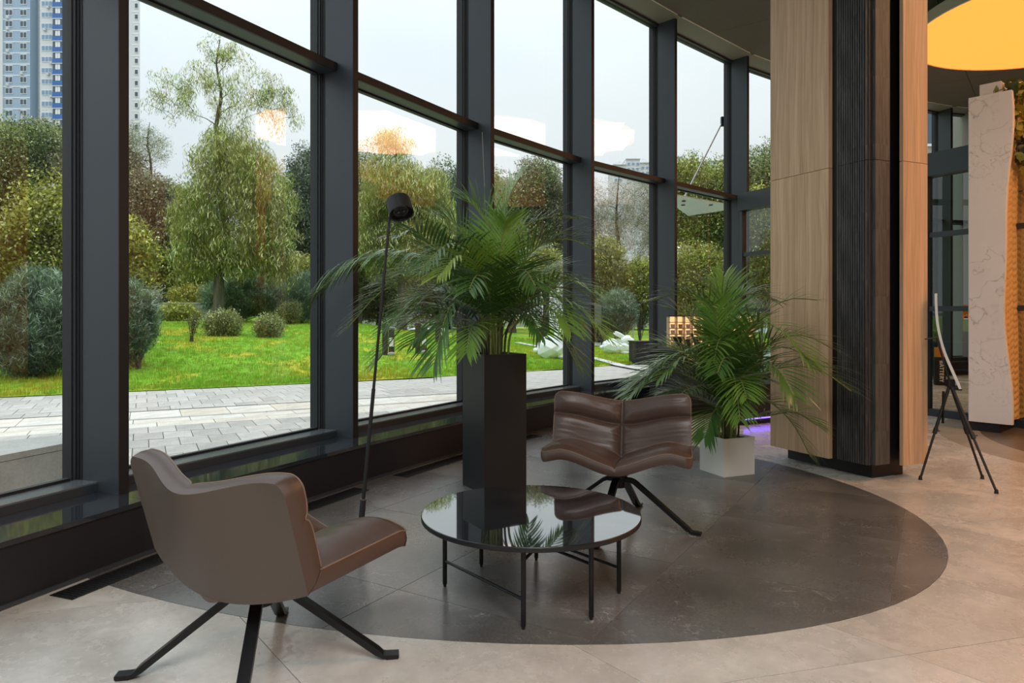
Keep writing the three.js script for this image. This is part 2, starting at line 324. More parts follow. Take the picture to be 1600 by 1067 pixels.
posts.forEach((p, i) => {
  if (i === 0 || i === posts.length - 1) return;
  const t = structure(`trim_${i}`, `deep dark grey steel fin between window bays, ${['', 'beside the camera', 'left of the photo', 'tallest one at the left of the photo behind the near armchair', 'second from the left, behind the lamp', 'third, behind the tall palm', 'fourth, right of the tall palm', 'fifth, above the far armchair', 'sixth, left of the wooden column', 'behind the wooden column', 'behind the column inside the entrance', 'right of the wooden column'][i]}`, 'window post');
  const n0 = inward[i], L = Math.hypot(...n0), n = [n0[0] / L, n0[1] / L], s = [-n[1], n[0]]; p = [p[0] + s[0] * .042, p[1] + s[1] * .042];
  const rect = (o0, o1, w) => [[p[0] + n[0] * o0 - s[0] * w, p[1] + n[1] * o0 - s[1] * w], [p[0] + n[0] * o0 + s[0] * w, p[1] + n[1] * o0 + s[1] * w], [p[0] + n[0] * o1 + s[0] * w, p[1] + n[1] * o1 + s[1] * w], [p[0] + n[0] * o1 - s[0] * w, p[1] + n[1] * o1 - s[1] * w]];
  part('fin', prism(rect(.085, .372, .027), LEDGE, CEIL - .012, true), M.metal, t);
  part('fin_edge', prism(rect(.372, .378, .029), LEDGE, CEIL - .012, true), M.metalBlack, t);
  part('frame_post', merged([prism(rect(-.05, .026, .05), .0, CEIL), prism(rect(.026, .05, .044), LEDGE, CEIL - .012), prism(rect(.05, .066, .036), LEDGE, CEIL - .012), prism(rect(.066, .085, .03), LEDGE, CEIL - .012)]), M.metalBlack, t);
});

// ---------- ceiling, back and side walls ----------
{
  const c = structure('ceiling', 'dark grey brown ceiling of large flat panels', 'ceiling');
  part('ceiling_slab', prism(ceilPoly, CEIL + .04, CEIL + .3, true), M.grout, c);
  const inner = ccw(cut(roomAt(.476))), deg = Math.PI / 180, a = 38 * deg, ux = [Math.sin(a), Math.cos(a)], uy = [ux[1], -ux[0]];
  for (let i = -14; i < 16; i++) for (let j = -14; j < 16; j++) {
    const o = [i * 1.6 + .5, j * 1.6], q = [[.004, .004], [1.596, .004], [1.596, 1.596], [.004, 1.596]].map(([s, t]) => [ux[0] * (o[0] + s) + uy[0] * (o[1] + t) + 3, ux[1] * (o[0] + s) + uy[1] * (o[1] + t) + 6]);
    const p = clipConvex(ccw(q), inner); if (p.length > 2 && Math.abs(areaOf(p)) > .001) part('ceiling_panel', prism(p, CEIL - .006, CEIL + .02, true), M.ceiling, c);
  }
  const wr = structure('wall_right', 'side wall of the lobby clad in wooden boards', 'wall');
  part('wall_core', prism([[roomX, roomBack - .2], [roomX + .2, roomBack - .2], [roomX + .2, 16], [roomX, 16]], -.15, CEIL + .3), M.wallPaint, wr);
  for (let k = 0; k < 16; k++) part('board', prism([[roomX - .02, roomBack + .02 + k * 1.2], [roomX, roomBack + .02 + k * 1.2], [roomX, roomBack + 1.21 + k * 1.2], [roomX - .02, roomBack + 1.21 + k * 1.2]], .1, CEIL - .01), M.wood, wr);
  const wb = structure('wall_back', 'painted back wall of the lobby behind the camera', 'wall');
  part('wall_core', prism([[-5, roomBack - .2], [roomX, roomBack - .2], [roomX, roomBack], [-5, roomBack]], -.15, CEIL + .3), M.wallPaint, wb);
}

// ---------- round ceiling lamps ----------
function drumLamp(x, d, R, rgb, power, label, beam) {
  const most = Math.max(...rgb), color = new THREE.Color().setRGB(rgb[0] / most, rgb[1] / most, rgb[2] / most), glow = most;
  const t = thing('ceiling_lamp', label, 'lamp', V(x, 5.1, d), 0, 'round ceiling lamps');
  part('lamp_shade', new THREE.CylinderGeometry(R, R, .15, 96, 1, true).translate(0, .075, 0), std({ color: 0xb9b4a8, roughness: .6 }), t);
  part('lamp_disc', new THREE.CircleGeometry(R - .012, 96).rotateX(Math.PI / 2).translate(0, .006, 0), std({ color: 0x222222, roughness: .7, emissive: color, emissiveIntensity: glow }), t);
  part('rim', new THREE.TorusGeometry(R - .006, .008, 8, 96).rotateX(Math.PI / 2), std({ color: 0xf3ead8, roughness: .4 }), t);
  part('lamp_back', new THREE.CylinderGeometry(R - .01, R - .01, .02, 64).translate(0, .14, 0), std({ color: 0x9a968c, roughness: .8 }), t);
  for (let k = 0; k < 6; k++) { const a = k * Math.PI / 3; part('hanger', rod(new THREE.Vector3(Math.cos(a) * R * .8, .15, Math.sin(a) * R * .8), new THREE.Vector3(Math.cos(a) * R * .8, .4, Math.sin(a) * R * .8), .004, .004, 6), M.metalBlack, t); }
  for (const [y0, y1, w] of [[-.38, .38, .95], [.38, .72, .8], [-.72, -.38, .8], [.72, .93, .5], [-.93, -.72, .5]]) {      // the disc's light in five strips
    const l = new THREE.RectAreaLight(beam ? new THREE.Color().setRGB(...beam) : color, power, 2 * w * R, (y1 - y0) * R); l.name = 'ceiling_lamp_light'; l.rotation.x = -Math.PI / 2; l.position.set(0, -.01, (y0 + y1) / 2 * R); t.add(l);
  }
}
drumLamp(7.37, 9.28, 1.86, [1.2, .235, .034], 2.4, 'large round glowing orange ceiling lamp at the top right corner', [1, .6, .33]);
drumLamp(6.7, 3.4, 1.5, [2.2, .95, .34], 4.0, 'round orange ceiling lamp right of the camera, out of frame', [1, .6, .34]);
drumLamp(.6, -2.4, 1.6, [3.0, 2.95, 2.9], 5.6, 'round white ceiling lamp behind the camera, out of frame');

// ---------- column: wooden panels round a dark ribbed corner ----------
{
  const O = [2.64, 5.19], A = [-.42, .907], B = [.907, .42], at = (a, b) => [O[0] + A[0] * a + B[0] * b, O[1] + A[1] * a + B[1] * b];
  const blk = (a0, a1, b0, b1, y0, y1, bottom = true) => prism([at(a0, b0), at(a1, b0), at(a1, b1), at(a0, b1)], y0, y1, bottom);
  const c = thing('clad_column', 'square column clad in pale wood panels with a dark ribbed corner', 'column');
  part('base', blk(.105, .93, .155, .5, 0, .14), M.black, c);
  part('core', blk(.03, .94, .03, .6, .125, CEIL - .006), M.black, c, 'black core showing between the panels');
  const seams = [.112, 2.39, 3.62 + .55, CEIL - .008];
  const r = rng(5), panel = (name, a0, a1, b0, b1, mat, lo = 0) => seams.slice(0, -1).forEach((y, k) => {
    const g = blk(a0, a1, b0, b1, y + .002 + (k ? 0 : lo), seams[k + 1] - .002), uv = g.attributes.uv, du = r() * 2, dv = r(); for (let i = 0; i < uv.count; i++) uv.setXY(i, uv.getX(i) + du, uv.getY(i) + dv);
    part(name, g, mat, c);
  });
  panel('wood_panel', .36, .964, -.012, .03, M.wood);
  panel('wood_panel', .922, .964, .032, .62, M.wood);
  panel('wood_panel', -.06, -.03, .28, .555, M.wood);
  panel('wood_panel', -.03, .3, .525, .555, M.wood);
  panel('ash_panel', -.01, .03, .045, .2, M.ash, .013);
  // ribbed side
  panel('ribbed_backing', .02, .29, .014, .03, M.ash, .013);
  const ribs = []; for (let k = 0; k < 13; k++) { const a = .03 + k * .0205; seams.slice(0, -1).forEach((y, j) => ribs.push(blk(a, a + .011, -.004, .014, y + .002 + (j ? 0 : .013), seams[j + 1] - .002))); }
  part('ribs', merged(ribs), M.ash, c, 'dark upright ribs');
}

// ---------- lounge chairs ----------
const closedSlab = (nu, nv, top, bot) => {            // u 0..1 across, v 0..1 along; top and bottom sheets and a rim
  const sheet = (f, flip) => {
    const pos = [], uv = [], idx = [];
    for (let j = 0; j <= nv; j++) for (let i = 0; i <= nu; i++) { const p = f(i / nu, j / nv); pos.push(p.x, p.y, p.z); uv.push(i / nu * .84, j / nv * .5); }
    for (let j = 0; j < nv; j++) for (let i = 0; i < nu; i++) { const a = j * (nu + 1) + i, b = a + 1, c = a + nu + 1, d = c + 1; flip ? idx.push(a, c, b, b, c, d) : idx.push(a, b, c, b, d, c); }
    return geom(pos, idx, uv);
  };
  const ring = []; for (let i = 0; i <= nu; i++) ring.push([i / nu, 0]); for (let j = 1; j <= nv; j++) ring.push([1, j / nv]); for (let i = nu - 1; i >= 0; i--) ring.push([i / nu, 1]); for (let j = nv - 1; j > 0; j--) ring.push([0, j / nv]);
  const centre = top(.5, .5), pos = [], idx = [], uv = [], K = 4, n = ring.length;
  ring.forEach(([u, v], q) => {
    const a = top(u, v), b = bot(u, v), out = a.clone().add(b).multiplyScalar(.5), e = top(clamp(u, .04, .96), clamp(v, .04, .96)); out.sub(e.add(bot(clamp(u, .04, .96), clamp(v, .04, .96))).multiplyScalar(.5)).normalize();
    for (let k = 0; k <= K; k++) { const t = k / K, p = a.clone().lerp(b, t).addScaledVector(out, .006 * Math.sin(Math.PI * t)); pos.push(p.x, p.y, p.z); uv.push(q * .015, t * .05); }
  });
  for (let q = 0; q < n; q++) for (let k = 0; k < K; k++) { const a = q * (K + 1) + k, b = ((q + 1) % n) * (K + 1) + k; idx.push(a, a + 1, b, b, a + 1, b + 1); }
  return { top: sheet(top, false), bottom: sheet(bot, true), rim: geom(pos, idx, uv), at: top, edge: ring.map(([u, v]) => top(u, v)) };
};
const HALF = .415, TILT = 17 * Math.PI / 180, RISE = 5.5 * Math.PI / 180, MITRE = Math.tan((Math.PI / 2 - TILT + RISE) / 2);
const joint = new THREE.Vector3(0, .372, -.165);
const seatT = new THREE.Vector3(0, Math.sin(RISE), Math.cos(RISE)), seatN = new THREE.Vector3(0, Math.cos(RISE), -Math.sin(RISE));
const backT = new THREE.Vector3(0, Math.cos(TILT), -Math.sin(TILT)), backN = new THREE.Vector3(0, Math.sin(TILT), Math.cos(TILT));
function chairShell(wr) {
  const soft = (d, w) => { d = clamp(d / w); return 1 - (1 - d) * (1 - d); };
  const seatU = (x, v) => { const q = Math.abs(x) / HALF; return .078 * smooth(q / .74) - .02 * smooth((q - .7) / .3) * (.35 + .65 * v); };
  const backU = (x, v) => { const q = Math.abs(x) / HALF; return lerp(.075 * Math.pow(q, 1.9), .085 * smooth(q / .82), v); };
  const wrinkle = (x, y, s) => (vnoise(x * 9 + s, y * 26, 64, 64) - .5) * .006 + (vnoise(x * 22 + s, y * 7, 64, 64) - .5) * .004;
  const place = (T, N, L) => (x, s, o) => joint.clone().setX(x).addScaledVector(T, s * L + o * MITRE * (1 - s)).addScaledVector(N, o);
  const seatAt = place(seatT, seatN, .49), backAt = place(backT, backN, .345);
  const roundOff = (x, v, L, both) => {                // rounded outer corners
    const rc = .05, sx = Math.sign(x), ex = clamp((Math.abs(x) - HALF + rc) / rc), ey = clamp((v * L - L + rc) / rc);
    if (!ex || !ey) return [x, v];
    return [sx * (HALF - rc + rc * ex * Math.sqrt(1 - ey * ey / 2)), (L - rc + rc * ey * Math.sqrt(1 - ex * ex / 2)) / L];
  };
  const notch = (d) => -.009 * Math.exp(-((d / .008) ** 2));
  const seat = closedSlab(96, 48,
    (u, v) => { const x0 = (u - .5) * 2 * HALF, q = Math.abs(x0), edge = Math.min(HALF - q, (1 - v) * .49), seam = q, [x, v1] = roundOff(x0, v, .49); const o = seatU(x, v) + notch(seam) + .03 * (.35 + .65 * soft(edge, .13)) * soft(seam, .1) + wrinkle(x, v, wr) * soft(seam, .03) * soft(edge, .05) * (1.2 - .8 * soft(seam, .2)); return seatAt(x, v1, o - .014 * Math.pow(smooth((v - .8) / .2), 2)); },
    (u, v) => { const [x, v1] = roundOff((u - .5) * 2 * HALF, v, .49); const o = seatU(x, v) - .046 - .018 * smooth(1 - Math.abs(x) / .2) * smooth((1 - v) / .5); return seatAt(x * .992, Math.min(v1, .992), o - .014 * Math.pow(smooth((v - .8) / .2), 2)); });
  const lift = (x) => 1 + .13 * smooth(Math.abs(x) / HALF / .95);
  const back = closedSlab(96, 60,
    (u, v) => { const x0 = (u - .5) * 2 * HALF, q = Math.abs(x0), [x, v1] = roundOff(x0, v, .345), edge = Math.min(HALF - q, (1 - v) * .345), seam = Math.min(q, Math.abs(v - .58) * .345 * (v > .58 ? 1 : 1)); const o = backU(x, v) + notch(seam) + .03 * (.4 + .6 * soft(edge, .09)) * soft(seam, .07) + wrinkle(x, v, wr + 5) * soft(q, .03) * soft(edge, .04) * (1.3 - soft(q, .16)); return backAt(x, v1 * lift(x), o); },
    (u, v) => { const [x, v1] = roundOff((u - .5) * 2 * HALF, v, .345), o = backU(x, v) - .056; return backAt(x * .99, Math.min(v1, .99) * lift(x), o); });
  const line = (n, f) => Array.from({ length: n + 1 }, (_, i) => f(i / n));
  seat.seams = [line(20, (t) => seat.at(.5, t * .97))]; back.seams = [line(20, (t) => back.at(.5, .02 + t * .95)), line(40, (t) => back.at(.03 + t * .94, .58))];
  return { seat, back };
}
function loungeChair(label, at, legTurn, seatTurn, wr) {
  const t = thing('lounge_chair', label, 'chair', at, 0, 'brown leather lounge chairs');
  const spin = (g) => g.rotateY(seatTurn), { seat, back } = chairShell(wr);
  const spinEdge = (e) => e.map((p) => p.clone().applyAxisAngle(new THREE.Vector3(0, 1, 0), seatTurn));
  const pipe = (e) => new THREE.TubeGeometry(new THREE.CatmullRomCurve3(spinEdge(e), true), e.length, .0028, 6, true);
  const thread = (list, p) => list.forEach((l) => part('seam', new THREE.TubeGeometry(new THREE.CatmullRomCurve3(spinEdge(l)), 50, .0022, 6), M.seam, p));
  const s = part('seat', spin(seat.top), M.leather, t); thread(seat.seams, s);
  part('seat_shell', spin(seat.bottom), M.leatherBack, s); part('seat_border', spin(seat.rim), M.leather, s); part('piping', pipe(seat.edge), M.piping, s);
  const b = part('backrest', spin(back.top), M.leather, t); thread(back.seams, b);
  part('backrest_shell', spin(back.bottom), M.leatherBack, b); part('backrest_border', spin(back.rim), M.leather, b); part('piping', pipe(back.edge), M.piping, b);
  const hub = merged([new THREE.CylinderGeometry(.038, .038, .09, 24).translate(0, .27, 0), new THREE.CylinderGeometry(.09, .06, .03, 24).translate(0, .315, 0)]);
  part('swivel_hub', hub, M.steel, t);
  for (let k = 0; k < 4; k++) {
    const a = legTurn + k * Math.PI / 2, sh = [[.0, .272], [.07, .272], [.095, .262], [.4, .028], [.42, .014], [.432, .0115], [.478, .0105]];
    const pos = [], idx = [], uv = [], N = sh.length;
    const dirs = sh.map((p, i) => { const q = sh[Math.min(i + 1, N - 1)], o = sh[Math.max(i - 1, 0)], L = Math.hypot(q[0] - o[0], q[1] - o[1]); return [(q[0] - o[0]) / L, (q[1] - o[1]) / L]; });
    sh.forEach(([r, y], i) => { const th = i > 3 ? .006 : .011, w = i > 3 ? .022 : .02, n = [-dirs[i][1], dirs[i][0]]; for (const [sw, sn] of [[-1, -1], [1, -1], [1, 1], [-1, 1]]) { pos.push(r + n[0] * sn * th, y + n[1] * sn * th, sw * w); uv.push(r, sw * w); } });
    for (let i = 0; i < N - 1; i++) for (let q = 0; q < 4; q++) { const a0 = i * 4 + q, b0 = i * 4 + (q + 1) % 4; idx.push(a0, b0, a0 + 4, b0, b0 + 4, a0 + 4); }
    idx.push(0, 2, 1, 0, 3, 2); const e = (N - 1) * 4; idx.push(e, e + 1, e + 2, e, e + 2, e + 3);
    const leg = part('leg', toCreasedNormals(geom(pos, idx, uv), .5).rotateY(a), M.steel, t);
    part('foot_pad', box(.042, .005, .04, .454, .0025, 0).rotateY(a), M.black, leg);
  }
  return t;
}
// near chair: facing (.538,.843) ahead; far chair: facing (-.23,-.97)
loungeChair('brown leather lounge chair seen from behind, nearest the camera', V(-.884, 0, 2.489), Math.atan2(.163, .987), Math.atan2(.538, -.843), 1.3);
loungeChair('brown leather lounge chair facing the camera beyond the marble table', V(.634, 0, 4.167), Math.atan2(.43, .198) - Math.PI / 2, Math.atan2(-.23, .97), 4.1);

// ---------- round marble table ----------
{
  const c = [.085, 3.18], t = thing('coffee_table', 'round black marble coffee table on six thin black legs', 'table', V(c[0], 0, c[1]));
  const R = .492, flat = (y, up) => { const g = new THREE.CircleGeometry(R - .0035, 120).rotateX(up ? -Math.PI / 2 : Math.PI / 2).translate(0, y, 0), p = g.attributes.position; for (let i = 0; i < p.count; i++) g.attributes.uv.setXY(i, p.getX(i) + .3, p.getZ(i)); return g; };
  const rim = new THREE.LatheGeometry([[R - .0035, .335], [R - .001, .336], [R, .339], [R, .3525], [R - .001, .356], [R - .0035, .357]].map(([x, y]) => new THREE.Vector2(x, y)), 120); { const p = rim.attributes.position; for (let i = 0; i < p.count; i++) rim.attributes.uv.setXY(i, p.getX(i) + .3, p.getZ(i) + p.getY(i)); }
  const tt = part('table_top', merged([flat(.357, true), flat(.335, false)]), M.marble, t); part('edge', rim, M.marbleEdge, tt);
  const L = [[-.393, .048], [-.04, -.39], [.239, -.303], [.393, -.033], [-.237, .3], [.038, .391]].map(([x, d]) => (y) => new THREE.Vector3(x, y, -d));
  L.forEach((f) => { const leg = part('leg', rod(f(.012), f(.336), .0105, .0105, 16), M.steel, t); part('foot', rod(f(0), f(.013), .007, .007, 12), M.black, leg); });
  for (const [i, j, y] of [[0, 1, .117], [3, 5, .115], [2, 4, .226]]) part('crossbar', rod(L[i](y), L[j](y), .0065, .0065, 10), M.steel, t);
  part('crossbar', rod(L[1](.272), L[2](.226).lerp(L[4](.226), .35).setY(.272), .0065, .0065, 10), M.steel, t);
  part('under_frame', merged([0, 1, 2].map((k) => rod(L[[0, 2, 1][k]](.328), L[[3, 4, 5][k]](.328), .006, .006, 8))), M.steel, t);
}

// ---------- floor lamp ----------
{
  const t = thing('floor_lamp', 'slim black floor lamp with a small tilted cylinder head', 'lamp', V(-.845, 0, 3.84));
  part('base', toCreasedNormals(new THREE.LatheGeometry([[0, 0], [.19, 0], [.198, .004], [.198, .012], [.194, .016], [0, .016]].map(([x, y]) => new THREE.Vector2(x, y)), 64), .6), M.metalBlack, t);
  const lean = (y) => new THREE.Vector3(.012 + .093 * y, y, 0);
  part('sleeve', rod(lean(.014), lean(.235), .016, .016, 20), M.metalBlack, t);
  part('sleeve_collar', rod(lean(.235), lean(.242), .0172, .0172, 20), std({ color: 0x8a8a88, roughness: .3, metalness: .9 }), t);
  part('pole', merged([rod(lean(.24), lean(.84), .0105, .0105, 16), rod(lean(.84), lean(1.755), .008, .007, 16)]), M.metalBlack, t);
  const tip = lean(1.755), h = new THREE.Group(); h.name = 'head'; t.add(h);
  part('joint', merged([rod(tip, tip.clone().add(new THREE.Vector3(.012, .03, .005)), .0065, .0065, 10), rod(tip.clone().add(new THREE.Vector3(-.004, .018, 0)), tip.clone().add(new THREE.Vector3(.01, .018, 0)), .008, .008, 10)]), M.steel, h);
  const axis = new THREE.Vector3(.3, -.86, .5).normalize(), c = tip.clone().add(new THREE.Vector3(.058, .075, 0)), q = new THREE.Quaternion().setFromUnitVectors(new THREE.Vector3(0, -1, 0), axis);
  const can = new THREE.LatheGeometry([[0, .05], [.06, .05], [.066, .046], [.067, .04], [.067, -.046], [.064, -.048], [.061, -.046], [.06, -.02], [.04, -.014], [0, -.012]].map(([x, y]) => new THREE.Vector2(x, y)), 48);
  part('lamp_shade', toCreasedNormals(can, .7).applyQuaternion(q).translate(c.x, c.y, c.z), M.metalBlack, h);
  part('lens', merged([new THREE.CylinderGeometry(.036, .038, .01, 32).translate(0, -.024, 0), ...[-1, 1].map((s) => new THREE.SphereGeometry(.011, 12, 8).translate(s * .016, -.03, 0))]).applyQuaternion(q).translate(c.x, c.y, c.z), std({ color: 0x4a4c50, roughness: .15, metalness: .5 }), h);
  part('lens_ring', new THREE.TorusGeometry(.04, .003, 8, 32).rotateX(Math.PI / 2).translate(0, -.026, 0).applyQuaternion(q).translate(c.x, c.y, c.z), std({ color: 0x777a7e, roughness: .25, metalness: .8 }), h);
  single('lamp_cable', tube([V(-.9, .012, 3.9), V(-1.0, .005, 3.95), V(-1.05, .02, 4.0), V(-1.1, .005, 4.02), V(-1.3, .005, 4.25)], .003, 40, 6), M.black, 'thin black cable on the floor behind the lamp foot', 'cable');
}

// ---------- planters and palms ----------
function planter(name, label, at, w, h, turn, mat, wall = .018) {
  const t = thing(name, label, 'planter', at, turn);
  const s = w / 2, o = new THREE.Shape([[-s, -s], [s, -s], [s, s], [-s, s]].map(([a, b]) => new THREE.Vector2(a, b))), i = s - wall;
  o.holes.push(new THREE.Path([[-i, -i], [i, -i], [i, i], [-i, i]].map(([a, b]) => new THREE.Vector2(a, b))));
  part('pot_wall', boxUV(new THREE.ExtrudeGeometry(o, { depth: h - .004, bevelEnabled: true, bevelSize: .002, bevelThickness: .002, bevelSegments: 2 }).rotateX(-Math.PI / 2).translate(0, .002, 0)), mat, t);
  part('pot_floor', box(2 * i, .02, 2 * i, 0, .012, 0), mat, t);
  const r = rng(9), pos = [], idx = [], uv = [], N = 14;
  for (let a = 0; a <= N; a++) for (let b = 0; b <= N; b++) { pos.push((a / N - .5) * 2 * i, h - .03 + (r() - .3) * .03, (b / N - .5) * 2 * i); uv.push(a / N, b / N); }
  for (let a = 0; a < N; a++) for (let b = 0; b < N; b++) { const k = a * (N + 1) + b; idx.push(k, k + 1, k + N + 1, k + 1, k + N + 2, k + N + 1); }
  part('soil', geom(pos, idx, uv), M.soil, t);
  return t;
}
const leafMats = [0x678f3c, 0x7ba548, 0x507837, 0xa9c552].map((c) => phys({ color: c, roughness: .34, transmission: .3, thickness: 0 }));
const stemMat = std({ color: 0x7d8a4a, roughness: .5 });
function frondGeo(pts, leaflet, seed, pairs, hang = 0) {
  const r = rng(seed), curve = new THREE.CatmullRomCurve3(pts), L = curve.getLength(), pos = [], idx = [], uv = [];
  const up = new THREE.Vector3(0, 1, 0), from = .3;
  for (let k = 0; k < pairs; k++) for (const side of [-1, 1]) {
    const s = k / (pairs - 1), u = from + (1 - from) * s, p = curve.getPointAt(clamp(u)), T = curve.getTangentAt(clamp(u)), S = T.clone().cross(up).normalize(); if (S.lengthSq() < .1) S.set(1, 0, 0);
    const N = S.clone().cross(T).normalize(), len = leaflet * (.45 + .55 * Math.sin(Math.PI * (.16 + .72 * s))) * (s > .9 ? .7 : 1) * (.88 + r() * .24), wid = .0075 * (.8 + .4 * r());
    const dir = T.clone().multiplyScalar(.5 + .6 * s).addScaledVector(S, side * (1 - .4 * s)).addScaledVector(N, .32 + .2 * (r() - .5)).normalize();
    const droop = .3 + .35 * r() + hang, K = 5, w = dir.clone().cross(N).normalize(), base = pos.length / 3, q = p.clone(), step = dir.clone().multiplyScalar(len / K);
    for (let i = 0; i <= K; i++) {
      const ww = wid * Math.sin(Math.PI * (.14 + .84 * i / K)) * 1.1; pos.push(q.x + w.x * ww, q.y + w.y * ww, q.z + w.z * ww, q.x - w.x * ww, q.y - w.y * ww, q.z - w.z * ww); uv.push(0, i / K, 1, i / K);
      q.add(step); step.y -= len / K * droop * .22; step.setLength(len / K);
    }
    for (let i = 0; i < K; i++) { const a = base + i * 2; idx.push(a, a + 1, a + 2, a + 1, a + 3, a + 2); }
  }
  return { leaf: geom(pos, idx, uv), rachis: new THREE.TubeGeometry(curve, 18, .0042, 5) };
}
// fronds: [mid right, mid up, mid ahead, tip right, tip up, tip ahead] relative to the soil
function palm(name, label, at, fronds, leaflet, canes, seed) {
  const t = thing(name, label, 'palm', at), r = rng(seed);
  fronds.forEach((f, i) => {
    const b = new THREE.Vector3((r() - .5) * .09, 0, (r() - .5) * .09), m = new THREE.Vector3(f[0], f[1], -f[2]), e = new THREE.Vector3(f[3], f[4], -f[5]);
    const low = b.clone().lerp(m, .45).add(new THREE.Vector3(-m.x * .2, m.y * .18, -m.z * .2)), far = m.clone().lerp(e, .55).add(new THREE.Vector3(0, .12 * m.distanceTo(e) + .02, 0));
    const g = frondGeo([b, low, m, far, e], leaflet * (f[6] || 1), seed * 31 + i, f[7] || 30, f[9] || 0);
    const leaf = part('frond', g.leaf, leafMats[f[8] ?? Math.floor(r() * 3)], t); part('stalk', g.rachis, stemMat, leaf);
  });
  for (let k = 0; k < canes; k++) { const a = r() * 6.28, q = .02 + r() * .085, x = Math.cos(a) * q, z = Math.sin(a) * q, h = .35 + r() * .5; part('cane', tube([new THREE.Vector3(x, -.02, z), new THREE.Vector3(x * 1.3, h * .5, z * 1.3), new THREE.Vector3(x * 2.8, h, z * 2.8)], .0055 + r() * .004, 10, 7), k % 2 ? stemMat : M.barkPale, t); }
  return t;
}
{
  planter('tall_planter', 'tall square black planter holding the large palm', V(-.066 - .148 + .085, 0, 4.85 + .085 + .148), .335, .965, Math.PI / 6, M.potBlack);
  planter('cube_planter', 'low white cube planter beside the wooden column', V(1.637 - .0635 + .1225, 0, 5.375 + .133 + .05), .29, .292, .4, M.potWhite, .012);
  part('maker_mark', box(.028, .003, .001, .0, .022, .1455), M.metalBlack, scene.children[scene.children.length - 1]);
  const r = rng(21), s = 5 / 1100, px = (u, v) => [(u - 770) * s, (545 - v) * s];
  const seen = [   // mid and tip of the fronds that can be followed in the photo, with their depth
    [640, 388, -.1, 490, 450, -.15, 1.3, 56, 0, 1.1], [672, 420, -.3, 556, 500, -.4], [690, 385, -.35, 642, 372, -.7], [690, 470, -.3, 604, 545, -.45, 1, 32, 2], [715, 460, -.45, 690, 545, -.6, 1, 30, 2],
    [778, 355, 0, 812, 258, .05, 1, 34, 1], [765, 350, -.1, 722, 302, -.2, 1, 30, 1], [795, 360, .05, 905, 322, .15, .9], [838, 375, -.15, 922, 378, -.2, 1.05, 36, 2], [850, 440, -.1, 935, 462, -.1, 1, 34, 2],
    [835, 478, -.25, 892, 548, -.35, 1, 30, 2], [742, 400, -.4, 700, 425, -.75, 1, 32, 3], [760, 430, -.5, 742, 445, -.85, 1, 30, 2], [800, 420, -.45, 830, 440, -.8, 1, 30, 2], [720, 400, .3, 640, 400, .5], [800, 390, .35, 860, 385, .6], [705, 425, -.1, 590, 430, -.1, 1, 34, 0], [760, 380, .35, 735, 350, .6], [690, 440, .2, 600, 490, .3, .9, 28, 3], [830, 420, .25, 905, 420, .4], [850, 460, -.3, 880, 500, -.6, .9, 28], [780, 400, -.3, 790, 345, -.5, .9, 30, 1], [730, 365, -.1, 690, 330, -.2, .9, 28, 0], [705, 495, -.2, 655, 520, -.5, .8, 26], [745, 490, -.4, 735, 530, -.6, .8, 24, 1],
  ];
  const fr = seen.map(([a, b, d, c, e, f, k, n, m, g]) => [...px(a, b), d, ...px(c, e), f, k, n, m, g]);
  for (let k = 0; k < 14; k++) { const a = r() * 6.28, l = .35 + r() * .35, y = .3 + r() * .5, o = .75 + r() * .25; fr.push([Math.cos(a) * l * .5, y, Math.sin(a) * l * .5, Math.cos(a) * (l + .28) * .95, y * (.35 + r() * .7), Math.sin(a) * (l + .28), .8, 26]); }
  const p1 = palm('areca_palm', 'tall arching palm in the tall black planter behind the table', V(-.13, .94, 5.083), fr, .34, 20, 4);
  part('support_stick', rod(new THREE.Vector3(-.02, 0, 0), new THREE.Vector3(-.085, 1.62, 0), .003, .002, 6), std({ color: 0x8b8f86, roughness: .5 }), p1);
  const s2 = 5.55 / 1100, qx = (u, v) => [(u - 1138) * s2, (684 - v) * s2];
  const seen2 = [
    [1110, 480, 0, 1020, 470, -.05, 1, 32, 0], [1130, 470, 0, 1075, 438, .05, 1, 30, 2], [1150, 470, 0, 1215, 470, .05, 1, 30, 2], [1165, 500, -.25, 1245, 470, -.4, .8, 28], [1190, 530, -.3, 1262, 540, -.45, 1, 30, 2], [1190, 570, -.35, 1285, 600, -.5, 1.2, 34, 2], [1180, 620, -.25, 1240, 700, -.35, 1, 28], [1085, 550, -.15, 990, 600, -.25, 1.15, 36, 0],
    [1080, 590, -.2, 985, 590, -.3, 1.1, 34], [1070, 600, -.3, 1020, 640, -.55, 1, 30], [1112, 628, -.25, 1082, 668, -.4, .85, 28, 2], [1140, 480, .05, 1140, 432, .1, 1, 34, 1], [1120, 560, -.4, 1080, 570, -.75, 1, 32, 2], [1160, 560, -.45, 1180, 600, -.8, 1, 32, 2], [1175, 600, .15, 1225, 600, .2, .8], [1095, 560, .3, 1030, 550, .5], [1150, 520, .3, 1190, 480, .5, .9, 28, 1], [1100, 520, .1, 1050, 480, .2, .9, 28, 0], [1185, 640, -.3, 1240, 650, -.45, .9, 26], [1090, 620, -.1, 1040, 610, -.1, .9, 26], [1110, 500, -.2, 1090, 480, -.4, .9, 28, 1], [1170, 545, -.3, 1225, 560, -.6, 1, 30],
  ];
  const fr2 = seen2.map(([a, b, d, c, e, f, k, n, m]) => [...qx(a, b), d, ...qx(c, e), f, k, n, m]);
  for (let k = 0; k < 12; k++) { const a = r() * 6.28, l = .4 + r() * .3, y = .35 + r() * .6; if (Math.cos(a) > .55 && Math.sin(a) > -.6) continue; fr2.push([Math.cos(a) * l * .5, y, Math.sin(a) * l * .5, Math.cos(a) * (l + .2), y * (.3 + r() * .8), Math.sin(a) * (l + .2), .85, 26]); }
